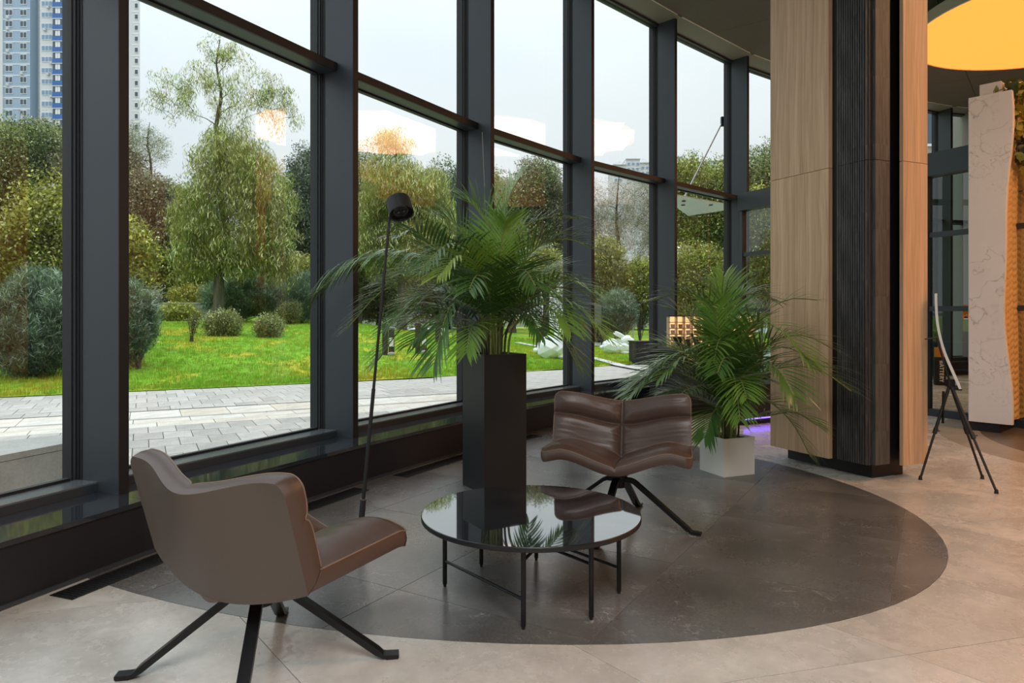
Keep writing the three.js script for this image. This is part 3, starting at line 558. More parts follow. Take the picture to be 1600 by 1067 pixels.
  palm('bushy_palm', 'bushy dense palm in the white cube planter by the wooden column', V(1.696, .27, 5.558), fr2, .34, 24, 6);
}

// ---------- entrance: glass partition, battery box, kiosk ----------
{
  const a = [3.75, 11.5], b = [5.238, 8.436], e = [5.75, 7.35], dx = (e[0] - a[0]), dd = (e[1] - a[1]), L = Math.hypot(dx, dd), u = [dx / L, dd / L], n = [-u[1], u[0]];
  const P = (s, o) => [a[0] + u[0] * s + n[0] * o, a[1] + u[1] * s + n[1] * o], blk = (s0, s1, o, y0, y1) => prism([P(s0, -o), P(s1, -o), P(s1, o), P(s0, o)], y0, y1, true);
  const w = structure('wall_entrance', 'dark framed glass partition of the entrance lobby behind the column', 'glass wall');
  part('base_rail', blk(0, L, .03, 0, .09), M.metal, w); part('head_beam', blk(0, L, .09, 2.92, 3.2), M.metal, w); part('mid_rail', blk(0, L, .03, 2.18, 2.24), M.metal, w); part('lock_rail', blk(0, L, .03, 1.28, 1.34), M.metal, w);
  for (const s of [.03, 1.05, 2.1, 3.15, 4.1, L - .03]) part('post', blk(s - .03, s + .03, .045, .09, 2.92), M.metal, w);
  const ss = [.06, 1.02, 1.08, 2.07, 2.13, 3.12, 3.18, 4.07, 4.13, L - .06];
  for (let k = 0; k < 5; k++) for (const [y0, y1] of [[.09, 1.28], [1.34, 2.18], [2.24, 2.92]]) { const p = P(ss[k * 2], 0), q = P(ss[k * 2 + 1], 0); part('pane', geom([p[0], y0, -p[1], q[0], y0, -q[1], q[0], y1, -q[1], p[0], y1, -p[1]], [0, 1, 2, 0, 2, 3], [0, 0, 1, 0, 1, 1, 0, 1]), M.glassDark, w); }
  // notice stuck on the glass
  const cv = document.createElement('canvas'); cv.width = 64; cv.height = 128; const c = cv.getContext('2d'); c.fillStyle = '#e8871e'; c.fillRect(0, 0, 64, 128); c.fillStyle = '#3a2410'; const r = rng(2);
  for (let y = 12; y < 84; y += 10) for (let x = 8; x < 52; x += 9) if (r() > .3) c.fillRect(x, y, 5 + r() * 4, 5); c.beginPath(); c.arc(32, 122, 20, Math.PI, 0); c.fill(); c.fillStyle = '#fff'; c.fillRect(12, 120, 40, 8);
  const tx = new THREE.CanvasTexture(cv); tx.colorSpace = THREE.SRGBColorSpace;
  const nx = 4.99, nd = 7.93;
  const g = new THREE.BoxGeometry(.08, .17, .004); single('notice', g, std({ map: tx, roughness: .6 }), 'small orange printed notice on the entrance glass', 'notice');
  const nm = scene.children[scene.children.length - 1]; const q = P(L - (8.9 - 8.28) , -.012); nm.position.copy(V(5.17, 1.27, 8.42)); nm.rotation.y = Math.atan2(n[0], n[1]) ;
  nm.position.copy(V(...(() => { const s = 3.62; const p = P(s, -.012); return [p[0], 1.27, p[1]]; })())); nm.rotation.y = Math.atan2(-n[0], n[1]);

  // battery collection box inside the entrance
  const bx = thing('battery_box', 'black battery collection box with white upright lettering inside the entrance', 'bin', V(7.5, 0, 12.35), -.35);
  const cb = document.createElement('canvas'); cb.width = 128; cb.height = 384; const k2 = cb.getContext('2d'); k2.fillStyle = '#16181b'; k2.fillRect(0, 0, 128, 384); k2.save(); k2.translate(64, 192); k2.rotate(Math.PI / 2); k2.fillStyle = '#e9ecee'; k2.font = 'bold 74px sans-serif'; k2.textAlign = 'center'; k2.textBaseline = 'middle'; k2.fillText('BATTERY', 0, -14, 350); k2.restore();
  const tb = new THREE.CanvasTexture(cb); tb.colorSpace = THREE.SRGBColorSpace;
  bx.scale.setScalar(.82);
  part('body', box(.2, .6, .2, 0, .3, 0, .006), M.metalBlack, bx); part('front_print', new THREE.PlaneGeometry(.19, .58).translate(0, .3, .1015), std({ map: tb, roughness: .5 }), bx, 'white word BATTERY on black');
  part('battery_cell', new THREE.CylinderGeometry(.1, .1, .2, 24).translate(0, .7, 0), std({ color: 0xd98a2a, roughness: .35 }), bx, 'orange copper battery shape'); part('battery_band', new THREE.CylinderGeometry(.101, .101, .1, 24, 1, true, .6, 2.2).translate(0, .7, 0), std({ color: 0x23261f, roughness: .4 }), bx); part('battery_cap', new THREE.CylinderGeometry(.035, .035, .03, 16).translate(0, .815, 0), std({ color: 0xb8b8b0, roughness: .3, metalness: .8 }), bx);
}
{
  // coffee counter with a lit case of cups, behind the bushy palm
  const k = thing('coffee_counter', 'black coffee counter behind the bushy palm', 'counter', V(2.62, 0, 9.32), Math.atan2(.7, .714) - Math.PI / 2 + Math.PI / 2 - .0);
  k.rotation.y = Math.atan2(.714, .7);
  part('body', box(2.1, .74, .5, 0, .4, 0, .01), M.metalBlack, k); part('worktop', box(2.14, .04, .54, 0, .79, 0, .008), M.black, k); part('base', box(2.0, .03, .44, 0, .015, 0), M.black, k);
  for (let i = 0; i < 2; i++) part('door', box(.98, .62, .012, -.51 + i * 1.02, .42, .254, .003), M.metalBlack, k);
  const lc = thing('low_cabinet', 'low black cabinet with a purple light line behind the white planter', 'cabinet', V(2.95, 0, 8.25), Math.atan2(.47, .88));
  part('body', box(1.1, .42, .36, 0, .24, 0, .008), M.metalBlack, lc); part('base', box(1.0, .03, .3, 0, .015, 0), M.black, lc);
  part('light_line', box(1.06, .014, .012, 0, .07, .184), std({ color: 0x222222, emissive: 0x7a5cff, emissiveIntensity: 1.6 }), lc, 'purple glowing line');
  const l = new THREE.RectAreaLight(0x7a5cff, 5, 1.05, .02); l.name = 'light_line_light'; l.position.set(0, .07, .195); l.rotation.y = Math.PI; lc.add(l);
  const c = thing('display_case', 'warm lit lattice case of small cups on the black counter', 'display case', V(2.62, .811, 9.3), -.1);
  part('light_panel', box(1.1, .4, .012, 0, .2, -.13), std({ color: 0xf4e6c8, roughness: .7, emissive: 0xffd9a0, emissiveIntensity: .42 }), c, 'warm backlit panel'); part('top', box(1.12, .014, .28, 0, .407, 0), M.metalBlack, c);
  for (let i = 0; i < 5; i++) part('shelf', box(1.1, .008, .26, 0, .004 + i * .08, 0), M.wood, c);
  for (let i = 0; i < 12; i++) part('divider', box(.008, .4, .26, -.546 + i * .0993, .2, 0), M.wood, c);
  const s = new THREE.RectAreaLight(0xffd9a0, .6, 1.08, .38); s.name = 'light_panel_light'; s.rotation.y = Math.PI; s.position.set(0, .2, -.12); c.add(s);
  const cup = new THREE.LatheGeometry([[0, 0], [.022, 0], [.028, .05], [.026, .05], [.02, .004], [0, .004]].map(([x, y]) => new THREE.Vector2(x, y)), 12), cm = [0xf4efe4, 0xd9b36a, 0xe8e4da].map((x) => std({ color: x, roughness: .4 }));
  for (let i = 0; i < 11; i++) for (let j = 0; j < 4; j++) {
    const m = single('cup', cup, cm[(i * 7 + j * 3) % 3], 'small cup in the lit lattice case behind the bushy palm', 'cup', 'cups in the lit case'); m.position.set(-.496 + i * .0993, .009 + j * .08, .06).applyAxisAngle(new THREE.Vector3(0, 1, 0), c.rotation.y).add(c.position);
  }
  for (const [x, h, nm, lb] of [[-.95, .16, 'coffee_grinder', 'small black coffee grinder at the left end of the counter'], [-.75, .12, 'milk_jug', 'black milk jug beside the coffee grinder']]) {
    const g = nm === 'milk_jug' ? new THREE.LatheGeometry([[0, 0], [.045, 0], [.05, .05], [.035, .1], [.04, .12], [.037, .12], [0, .01]].map(([a, b]) => new THREE.Vector2(a, b)), 20) : merged([new THREE.CylinderGeometry(.05, .06, .08, 20).translate(0, .04, 0), new THREE.CylinderGeometry(.065, .03, .06, 20).translate(0, .11, 0), new THREE.CylinderGeometry(.066, .066, .02, 20).translate(0, .15, 0)]);
    const m = single(nm, g, M.metalBlack, lb, 'coffee gear'); m.position.set(x, 0, .1).applyAxisAngle(new THREE.Vector3(0, 1, 0), k.rotation.y).add(k.position).setY(.811);
  }
}

// ---------- reception wall of stone and carved relief ----------
{
  const c0 = [5.08, 7.353], f = [.75, .66], g = [-.66, .75];         // corner, along the relief, along the end
  const at = (s, o) => [c0[0] + f[0] * s + g[0] * o, c0[1] + f[1] * s + g[1] * o];
  const t = thing('reception_wall', 'stone slab wall with a wavy edge and a carved golden relief side', 'wall piece');
  part('base', prism([at(.03, .0), at(3, .0), at(3, .3), at(.03, .3)], 0, .1), M.black, t);
  part('core', prism([at(.06, .02), at(3, .02), at(3, .27), at(.06, .27)], .1, 3.52), M.wallPaint, t);
  // end slab: its edge towards the relief is wavy
  const H0 = .1, H1 = 3.56, W = .27, wave = (y) => .045 + .035 * (1 + Math.sin(y * 1.9 + 1.6)) + .012 * Math.sin(y * 4.3), sh = new THREE.Shape(); sh.moveTo(W, H0); sh.lineTo(W, H1);
  for (let k = 0; k <= 60; k++) { const y = lerp(H1 + .0, H0, k / 60); sh.lineTo(-wave(y), y); } sh.closePath();
  const slab = boxUV(new THREE.ExtrudeGeometry(sh, { depth: .06, bevelEnabled: true, bevelSize: .002, bevelThickness: .002, bevelSegments: 1 }));
  slab.applyMatrix4(new THREE.Matrix4().makeBasis(new THREE.Vector3(g[0], 0, -g[1]), new THREE.Vector3(0, 1, 0), new THREE.Vector3(f[0], 0, -f[1])).setPosition(V(c0[0], 0, c0[1])));
  part('stone_slab', slab, M.stone, t, 'pale veined stone slab');
  part('stone_block', prism([at(.3, .05), at(1.6, .05), at(1.6, .25), at(.3, .25)], 3.52, 3.76), M.stone, t);
  // relief: many small leaf-shaped chisel marks
  const nu = 150, nv = 330, pos = [], idx = [], uv = [];
  for (let j = 0; j <= nv; j++) for (let i = 0; i <= nu; i++) {
    const s = .02 + 1.5 * i / nu, y = H0 + (3.5 - H0) * j / nv, col = s / .026 + .5 * Math.sin(y * 2.3), row = y / .07 + (Math.floor(col) % 2) * .5 + 2 * lattice[Math.floor(col) & 255], a = col - Math.floor(col) - .5, b = row - Math.floor(row) - .5;
    const h = .016 * clamp(1 - 3.4 * a * a - 3.2 * b * b) + .012 * Math.sin(y * 1.7 + s * 2), p = at(s, -.022 - h); pos.push(p[0], y, -p[1]); uv.push(s, y);
  }
  for (let j = 0; j < nv; j++) for (let i = 0; i < nu; i++) { const a = j * (nu + 1) + i; idx.push(a, a + 1, a + nu + 1, a + 1, a + nu + 2, a + nu + 1); }
  part('carved_relief', geom(pos, idx, uv), std({ color: 0xd9a868, roughness: .38 }), t, 'golden chiselled relief');
  const font = await new FontLoader().loadAsync('fonts/droid/droid_sans_bold.typeface.json');
  const tg = new TextGeometry('P', { font, size: .27, depth: .05, bevelEnabled: true, bevelSize: .004, bevelThickness: .004, bevelSegments: 1, curveSegments: 8 });
  const lt = single('sign_letter', tg, std({ color: 0x6b4024, roughness: .5 }), 'brown raised letter on the carved relief at the right edge', 'sign'); const lp = at(.62, -.1); lt.position.copy(V(lp[0], 2.44, lp[1])); lt.rotation.y = Math.atan2(f[1], f[0]);
  part('stand_off', rod(V(...(() => { const p = at(.66, -.06); return [p[0], 2.6, p[1]]; })()), V(...(() => { const p = at(.66, -.015); return [p[0], 2.6, p[1]]; })()), .008), M.steel, t);
  // trailing ivy over the top edge
  const iv = thing('trailing_ivy', 'yellow green ivy hanging over the top of the stone wall', 'plant'), r = rng(77);
  const leafShape = new THREE.Shape(); [[0, 0], [.35, .12], [.5, .45], [.3, .42], [.28, .75], [0, 1], [-.28, .75], [-.3, .42], [-.5, .45], [-.35, .12]].forEach(([x, y], i) => i ? leafShape.lineTo(x, y) : leafShape.moveTo(x, y)); leafShape.closePath();
  const leaf = new THREE.ShapeGeometry(leafShape); { const p = leaf.attributes.position; for (let i = 0; i < p.count; i++) p.setZ(i, -Math.abs(p.getX(i)) * .35); leaf.computeVertexNormals(); }
  const mats = [0x8a8a2c, 0xa79a38, 0x5c6a26, 0x474f22].map((c) => phys({ color: c, roughness: .55, transmission: .2, thickness: 0 }));
  for (let v = 0; v < 9; v++) {
    const s0 = .22 + v * .12, len = [.45, .85, 1.0, .85, .8, .7, .75, .6, .6][v], o = -.06 - r() * .1, p0 = at(s0, .2), p1 = at(s0, -.03), p2 = at(s0 + .05, o), top = 3.62 + (v > 0 ? .12 : 0);
    const cv = new THREE.CatmullRomCurve3([V(p0[0], top - .04, p0[1]), V(p1[0], top + .02, p1[1]), V(p2[0], top - len * .4, p2[1]), V(p2[0] + .04 * (r() - .5), top - len, p2[1])]);
    const vine = part('vine', new THREE.TubeGeometry(cv, 20, .004, 5), M.bark, iv);
    for (let k = 0; k < 26 * (len + .4); k++) { const p = cv.getPointAt(r()), m = part('leaf', leaf, mats[Math.floor(r() * 4)], vine); m.position.copy(p).add(new THREE.Vector3((r() - .5) * .14, (r() - .5) * .1, (r() - .5) * .14)); const z = .08 + r() * .06; m.scale.set(z, z, z); m.rotation.set(-.6 + r() * 2.4 - 1.2, r() * 6.28, 2.6 + r() * 1.2); }
  }
}

// ---------- easel with a curved board ----------
{
  const ap = V(3.28, .73, 5.27), e = thing('easel', 'black folding tripod easel standing right of the column', 'easel', V(3.3, 0, 5.25)), o = e.position, loc = (v) => v.sub(o);
  const A = loc(ap.clone());
  for (const [f, w] of [[V(3.075, .012, 5.3), .0], [V(3.367, .012, 4.893), .0], [V(3.56, .012, 5.329), 0]]) {
    const F = loc(f), K = A.clone().lerp(F, .5), leg = part('leg', merged([rod(A, K, .012, .012, 10), rod(K, F, .0085, .0085, 10)]), M.metalBlack, e);
    part('clamp', merged([rod(A.clone().lerp(F, .47), A.clone().lerp(F, .53), .016, .016, 12), rod(K, K.clone().add(new THREE.Vector3(.03, 0, .01)), .004)]), M.black, leg); part('rubber_foot', rod(F.clone().setY(0), F.clone().add(new THREE.Vector3(0, .018, 0)), .014, .01, 12), M.black, leg);
  }
  part('head_block', box(.05, .06, .05, A.x, A.y, A.z, .008), M.black, e);
  part('strap', bar(A.clone().add(new THREE.Vector3(-.05, -.06, 0)), A.clone().add(new THREE.Vector3(-.055, -.3, 0)), .022, .008, new THREE.Vector3(1, 0, 0)), M.black, e);
  part('mast', rod(A, A.clone().add(new THREE.Vector3(-.1, .34, 0)), .008, .008, 8), M.metalBlack, e);
  part('arm', rod(A.clone().add(new THREE.Vector3(-.1, .34, 0)), A.clone().add(new THREE.Vector3(-.2, .33, .02)), .005, .005, 8), M.metalBlack, e);
  const bo = thing('easel_board', 'thin curved white board standing on the easel, seen edge on', 'board', V(3.28, .72, 5.27));
  const prof = [[.055, -.03], [.02, .06], [-.045, .24], [-.085, .42], [-.098, .58], [-.1, .68]], cvp = new THREE.CatmullRomCurve3(prof.map(([x, y]) => new THREE.Vector3(x, y, 0))), pts = cvp.getPoints(24), sh = new THREE.Shape();
  pts.forEach((p, i) => i ? sh.lineTo(p.x, p.y) : sh.moveTo(p.x, p.y)); pts.slice().reverse().forEach((p) => sh.lineTo(p.x + .017, p.y + .003)); sh.closePath();
  const bg = new THREE.ExtrudeGeometry(sh, { depth: .46, bevelEnabled: false }).translate(0, 0, -.43).rotateY(-.54);
  part('panel', bg, std({ color: 0xd9d8d4, roughness: .4 }), bo);
  part('ledge', box(.05, .012, .3, .05, -.036, -.15).rotateY(-.54), M.metalBlack, bo);
}

// ---------- outside: paving, lawn, walls ----------
const D0 = [-6.06, 8.33], U = [.886, .464], W = [.464, -.886];         // along the drain, from the drain towards the house
const ground2 = (u, v) => [D0[0] + U[0] * u + W[0] * v, D0[1] + U[1] * u + W[1] * v];
const toUV = (x, d) => { const a = x - D0[0], b = d - D0[1]; return [a * U[0] + b * U[1], a * W[0] + b * W[1]]; };
const lawnEdge = (u) => -2.6 - .035 * Math.pow(Math.max(0, u - 4), 1.7);
function groundH(x, d) { const [u, v] = toUV(x, d), s = lawnEdge(u) - v; if (s <= 0) return 0; const k = lerp(1.05, .2, smooth((u - 7.5) / 6)); return .02 + k * Math.tanh(s / 10) + Math.max(0, s - 14) * .004; }
const insideRoom = (x, d) => edgesOf(roomAt(-.02)).every(([a, b, c]) => a * x + b * d <= c);
{
  const pav = structure('floor_terrace', 'paved terrace of grey and cream slabs with a drain slot outside the windows', 'paving');
  part('paving_bed', prism([ground2(-30, 26), ground2(40, 26), ground2(40, -9), ground2(-30, -9)], -.3, -.012), M.grouse, pav);
  const r = rng(11), mats = { grey: [0xdcd7d0, 0xe6e1da, 0xd1cdc6], cream: [0xfff6e8, 0xfffaf0, 0xf8ecdb], strip: [0xc4c0ba] };
  for (const k in mats) mats[k] = mats[k].map((c) => std({ map: scaled(tPaver, .6), color: c, roughness: .8 }));
  const list = [];
  const rows = (v0, v1, dv, du, key, shift) => { let n = 0; for (let v = v0; v < v1 - .001; v += dv, n++) for (let u = -16; u < 22; u += du) list.push([u + (n % 2) * du * shift, v, du, Math.min(dv, v1 - v), key]); };
  rows(-7, -.03, .55, .27, 'grey', .5); rows(.03, .36, .33, .56, 'cream', .5); rows(.36, .72, .36, .56, 'cream', .5); rows(.72, .82, .1, .9, 'strip', 0); rows(.82, 1.45, .315, .6, 'cream', .4); rows(1.45, 7, .44, .27, 'grey', .5);
  const vis = [], shared = {};
  for (const [u, v, du, dv, key] of list) {
    const c = ground2(u + du / 2, v + dv / 2); if (c[1] < 1.5 || v + dv / 2 < lawnEdge(u + du / 2) - .1 || insideRoom(c[0], c[1])) continue;
    const sx = 800 + c[0] / c[1] * FOCAL, sy = 490 + EYE / c[1] * FOCAL; if (sx < -150 || sx > 1150 || sy > 830) continue;
    vis.push({ c, du, dv, key, size: du * dv / c[1] ** 3 + (sx < 0 || sx > 1030 ? -9 : 0) });
  }
  vis.sort((p, q) => q.size - p.size);
  const slab = (du, dv) => { const k = du.toFixed(3) + dv.toFixed(3), g = .004; return shared[k] ||= boxUV(new THREE.BoxGeometry(du - g * 2, .03, dv - g * 2)); };
  const turn = Math.atan2(U[1], U[0]), rest = { grey: [], cream: [], strip: [] };
  vis.forEach((s, i) => {
    const y = -.0155 + (r() - .5) * .003;
    if (i < 300) { const m = part('paving_slab', slab(s.du, s.dv), mats[s.key][Math.floor(r() * mats[s.key].length)], pav); m.position.set(s.c[0], y, -s.c[1]); m.rotation.y = turn; }
    else rest[s.key].push(slab(s.du, s.dv).clone().rotateY(turn).translate(s.c[0], y, -s.c[1]));
  });
  for (const k in rest) if (rest[k].length) part('far_paving', merged(rest[k]), mats[k][0], pav, null, 'stuff');
  part('drain_slot', prism([ground2(-16, -.024), ground2(24, -.024), ground2(24, .024), ground2(-16, .024)], -.012, -.006), M.black, pav);
  // concrete wall beside the first bay
  const w = thing('concrete_wall', 'low concrete wall with a pale cap outside at the left edge', 'wall');
  const q = [[-3.62, 3.2], [-3.0, 5.05], [-3.15, 5.32], [-4.6, 3.9]];
  const body = (y0, y1, k) => prism(q.map(([x, d]) => [x + (x + 3.5) * k, d + (d - 4.2) * k]), y0, y1, true);
  part('concrete_face', body(0, .315, 0), M.concrete, w); part('cap', body(.319, .36, .012), std({ map: scaled(tConcrete, 1.4), roughness: .8, color: 0xffffff }), w);
}
{
  // lawn rising away from the terrace
  const pos = [], uv = [], idx = [], nu = 120, ns = 60, r = rng(15);
  for (let j = 0; j <= ns; j++) for (let i = 0; i <= nu; i++) { const u = lerp(-26, 34, i / nu), s = 26 * Math.pow(j / ns, 1.5), [x, d] = ground2(u, lawnEdge(u) - s); pos.push(x, groundH(x, d) + (j ? (r() - .5) * .02 : -.01), -d); uv.push(x, d); }
  for (let j = 0; j < ns; j++) for (let i = 0; i < nu; i++) { const a = j * (nu + 1) + i; idx.push(a, a + 1, a + nu + 1, a + 1, a + nu + 2, a + nu + 1); }
  const l = thing('lawn', 'bright green lawn rising behind the terrace', 'lawn', null, 0, null, 'structure');
  part('turf', geom(pos, idx, uv), M.lawn, l);
  const blade = []; for (let k = 0; k < 7; k++) { const a = r() * 6.28, x = (r() - .5) * .1, z = (r() - .5) * .1, h = .035 + r() * .03, w = .004; blade.push(geom([x - w * Math.cos(a), 0, z - w * Math.sin(a), x + w * Math.cos(a), 0, z + w * Math.sin(a), x + .02 * (r() - .5), h, z + .02 * (r() - .5)], [0, 1, 2], [0, 0, 1, 0, .5, 1])); }
  const tuft = merged(blade), N = 42000, im = new THREE.InstancedMesh(tuft, std({ color: 0xffffff, roughness: .9 }), N), m = new THREE.Matrix4(), c = new THREE.Color();
  for (let k = 0; k < N; k++) { const u = lerp(-8, 16, r()), s = 14 * Math.pow(r(), 1.6), [x, d] = ground2(u, lawnEdge(u) - s - .03), z = .7 + r() * .8; m.makeRotationY(r() * 6.28).scale(new THREE.Vector3(z, z, z)).setPosition(x, groundH(x, d) - .005, -d); im.setMatrixAt(k, m); const y = smooth((fbm(x / 30 + .5, d / 30, 12, 3) - .46) / .16) * .8; c.setRGB(lerp(.24, .40, y) * (.7 + r() * .6), lerp(.42, .40, y) * (.7 + r() * .6), .022); im.setColorAt(k, c); }
  im.name = 'grass'; im.userData.kind = 'stuff'; im.castShadow = im.receiveShadow = true; l.add(im);
  part('far_ground', (() => { const p = [], q = [], t = []; const S = [25, 34, 50, 80, 130, 220]; S.forEach((s) => { for (let i = 0; i <= 20; i++) { const u = lerp(-160, 200, i / 20), [x, d] = ground2(u, lawnEdge(clamp(u, -30, 20)) - s); p.push(x, groundH(x, d) - .04, -d); t.push(x, d); } }); for (let j = 0; j < S.length - 1; j++) for (let i = 0; i < 20; i++) { const a = j * 21 + i; q.push(a, a + 1, a + 21, a + 1, a + 22, a + 21); } return geom(p, q, t); })(), M.forest, l);
  const strip = (a, b, w, name, label, mat, cat) => { const n = 16, p = [], q = [], t = [], L = Math.hypot(b[0] - a[0], b[1] - a[1]), nx = (b[1] - a[1]) / L * w, nd = -(b[0] - a[0]) / L * w; for (let i = 0; i <= n; i++) for (const s of [-1, 1]) { const x = lerp(a[0], b[0], i / n) + nx * s, d = lerp(a[1], b[1], i / n) + nd * s; p.push(x, groundH(x, d) + .035, -d); t.push(x, d); } for (let i = 0; i < n; i++) { const k = i * 2; q.push(k, k + 1, k + 2, k + 1, k + 3, k + 2); } return single(name, geom(p, q, t), mat, label, cat, null, 'structure'); };
  const gravel = std({ map: scaled(tPaver, .4), color: 0xf4f2ee, roughness: .9 });
  strip([.2, 26], [2.9, 15.3], .14, 'gravel_edging', 'white gravel strip crossing the lawn behind the rabbits', gravel, 'edging');
  strip([2.2, 27.5], [9, 21], 1.9, 'garden_path', 'pale grey garden path behind the crouching rabbit', std({ map: scaled(tConcrete, 2), color: 0xffffff, roughness: .9 }), 'path');
}

// ---------- plants: each a trunk or stems and one body of foliage ----------
const tri = (r, R, n, long, wide, hang) => {        // a spray of leaves
  const pos = [], idx = [], nor = [];
  for (let k = 0; k < n; k++) {
    const a = r() * 6.28, b = Math.acos(2 * r() - 1), q = R * Math.cbrt(r()), c = new THREE.Vector3(Math.sin(b) * Math.cos(a), Math.cos(b), Math.sin(b) * Math.sin(a)).multiplyScalar(q);
    const t = new THREE.Vector3(r() - .5, (r() - .5) - hang, r() - .5).normalize(), s = t.clone().cross(new THREE.Vector3(r() - .5, r() - .5, r() - .5)).normalize(), i = pos.length / 3, l = long * (.7 + .6 * r()), w = wide * (.7 + .6 * r());
    const pts = [c.clone(), c.clone().addScaledVector(t, l * .5).addScaledVector(s, w / 2), c.clone().addScaledVector(t, l), c.clone().addScaledVector(t, l * .5).addScaledVector(s, -w / 2)];
    const nn = c.clone().normalize().multiplyScalar(.8).add(new THREE.Vector3(0, .5, 0)).addScaledVector(t.clone().cross(s), .5).normalize();
    for (const p of pts) { pos.push(p.x, p.y, p.z); nor.push(nn.x, nn.y, nn.z); } idx.push(i, i + 1, i + 2, i, i + 2, i + 3);
  }
  return geom(pos, idx, null, nor);
};
const sr = rng(33), sprays = {
  leaf: tri(sr, .36, 44, .085, .05, .1), fine: tri(sr, .3, 40, .055, .026, .1), willow: tri(sr, .3, 52, .15, .02, .9), bush: tri(sr, .16, 46, .04, .022, -.2), needle: tri(sr, .13, 70, .10, .008, -.55), dense: tri(sr, .6, 90, .12, .075, 0),
};
const foliageMat = phys({ color: 0xffffff, roughness: .9, transmission: .42, thickness: 0 });
// blobs: [right, up, ahead, rx, ry, rz, count, size]
function plant(name, label, category, base, { blobs, spray = 'leaf', colors, trunk, twigs = 0, twigR = .03, seed, group, bark = M.bark }) {
  const t = thing(name, label, category, base, 0, group), r = rng(seed), o = base, total = blobs.reduce((s, b) => s + b[6], 0);
  const im = new THREE.InstancedMesh(sprays[spray], foliageMat, total), m = new THREE.Matrix4(), q = new THREE.Quaternion(), e = new THREE.Euler(), c = new THREE.Color(), c2 = new THREE.Color(), ends = []; let k = 0;
  for (const [x, y, d, rx, ry, rz, n, z = 1] of blobs) for (let i = 0; i < n; i++) {
    const a = r() * 6.28, w = 2 * r() - 1, h = Math.sqrt(1 - w * w), f = Math.pow(r(), .42) * (.86 + .22 * r()), p = new THREE.Vector3(x + rx * h * Math.cos(a) * f, y + ry * w * f, -(d + rz * h * Math.sin(a) * f));
    e.set(spray === 'willow' || spray === 'needle' ? (r() - .5) * .8 : r() * 6.28, r() * 6.28, spray === 'willow' || spray === 'needle' ? (r() - .5) * .8 : r() * 6.28); q.setFromEuler(e); const s = z * (.7 + .6 * r()); m.compose(p, q, new THREE.Vector3(s, s, s)); im.setMatrixAt(k, m);
    const h1 = colors[Math.floor(r() * colors.length)]; c.set(h1).multiplyScalar(1.6 + .8 * r()); c.setRGB(Math.min(c.r, .72), Math.min(c.g, .72), Math.min(c.b, .6)); im.setColorAt(k++, c);
    if (i % Math.max(1, Math.floor(n / Math.max(1, twigs / blobs.length))) === 0 && ends.length < twigs) ends.push(p);
  }
  im.name = 'foliage'; im.userData.kind = 'stuff'; im.castShadow = im.receiveShadow = true; t.add(im);
  if (trunk) {
    const cv = new THREE.CatmullRomCurve3(trunk.map(([x, y, d]) => new THREE.Vector3(x, y, -d))), R = trunk.r || .14, g = new THREE.TubeGeometry(cv, 24, 1, 9), P = g.attributes.position, N = g.attributes.normal;
    for (let i = 0; i < P.count; i++) { const s = Math.floor(i / 10) / 24, cc = cv.getPointAt(clamp(s)), w = R * (1 - .93 * s) * (s < .06 ? 1.25 : 1); P.setXYZ(i, cc.x + N.getX(i) * w, cc.y + N.getY(i) * w, cc.z + N.getZ(i) * w); }
    const tr = part('trunk', g, bark, t);
    const nodes = []; for (let i = 3; i <= 24; i++) nodes.push({ p: cv.getPointAt(i / 24), r: R * (1 - .93 * i / 24) });
    const near = (p) => Math.min(...nodes.map((n) => n.p.distanceTo(p))), list = [];
    ends.map((p) => [near(p), p]).sort((u, v) => u[0] - v[0]).forEach(([, p]) => {       // every twig starts from the nearest wood below it
      let best = null, bd = 1e9; for (const n of nodes) { const dy = p.y - n.p.y, q = n.p.distanceTo(p) * (dy < 0 ? 2.2 : 1) + (dy < .25 * n.p.distanceTo(p) ? .25 : 0); if (q < bd) { bd = q; best = n; } }
      const a = best.p, L = a.distanceTo(p), r0 = Math.min(best.r * .8, twigR * (.8 + .35 * L)), m1 = a.clone().lerp(p, .35).add(new THREE.Vector3((r() - .5) * .22 * L, .1 * L, (r() - .5) * .22 * L)), m2 = a.clone().lerp(p, .7).add(new THREE.Vector3((r() - .5) * .18 * L, .06 * L, (r() - .5) * .18 * L));
      const c2 = new THREE.CatmullRomCurve3([a, m1, m2, p]), g = new THREE.TubeGeometry(c2, 7, 1, 5), P2 = g.attributes.position, N2 = g.attributes.normal;
      for (let i = 0; i < P2.count; i++) { const s = Math.floor(i / 6) / 7, cc = c2.getPoint(c2.getUtoTmapping(s)), w = Math.max(.006, r0 * (1 - .7 * s)); P2.setXYZ(i, cc.x + N2.getX(i) * w, cc.y + N2.getY(i) * w, cc.z + N2.getZ(i) * w); }
      list.push(g); for (const s of [.4, .7, 1]) nodes.push({ p: c2.getPoint(s), r: Math.max(.008, r0 * (1 - .7 * s)) });
    });
    if (list.length) part('branches', merged(list), bark, tr);
  } else if (twigs) part('stems', merged(ends.map((p) => tube([new THREE.Vector3((r() - .5) * .08, 0, (r() - .5) * .08), p.clone().multiplyScalar(.5).add(new THREE.Vector3(0, .06, 0)), p], twigR * .4, 6, 4))), bark, t);
  return t;
}
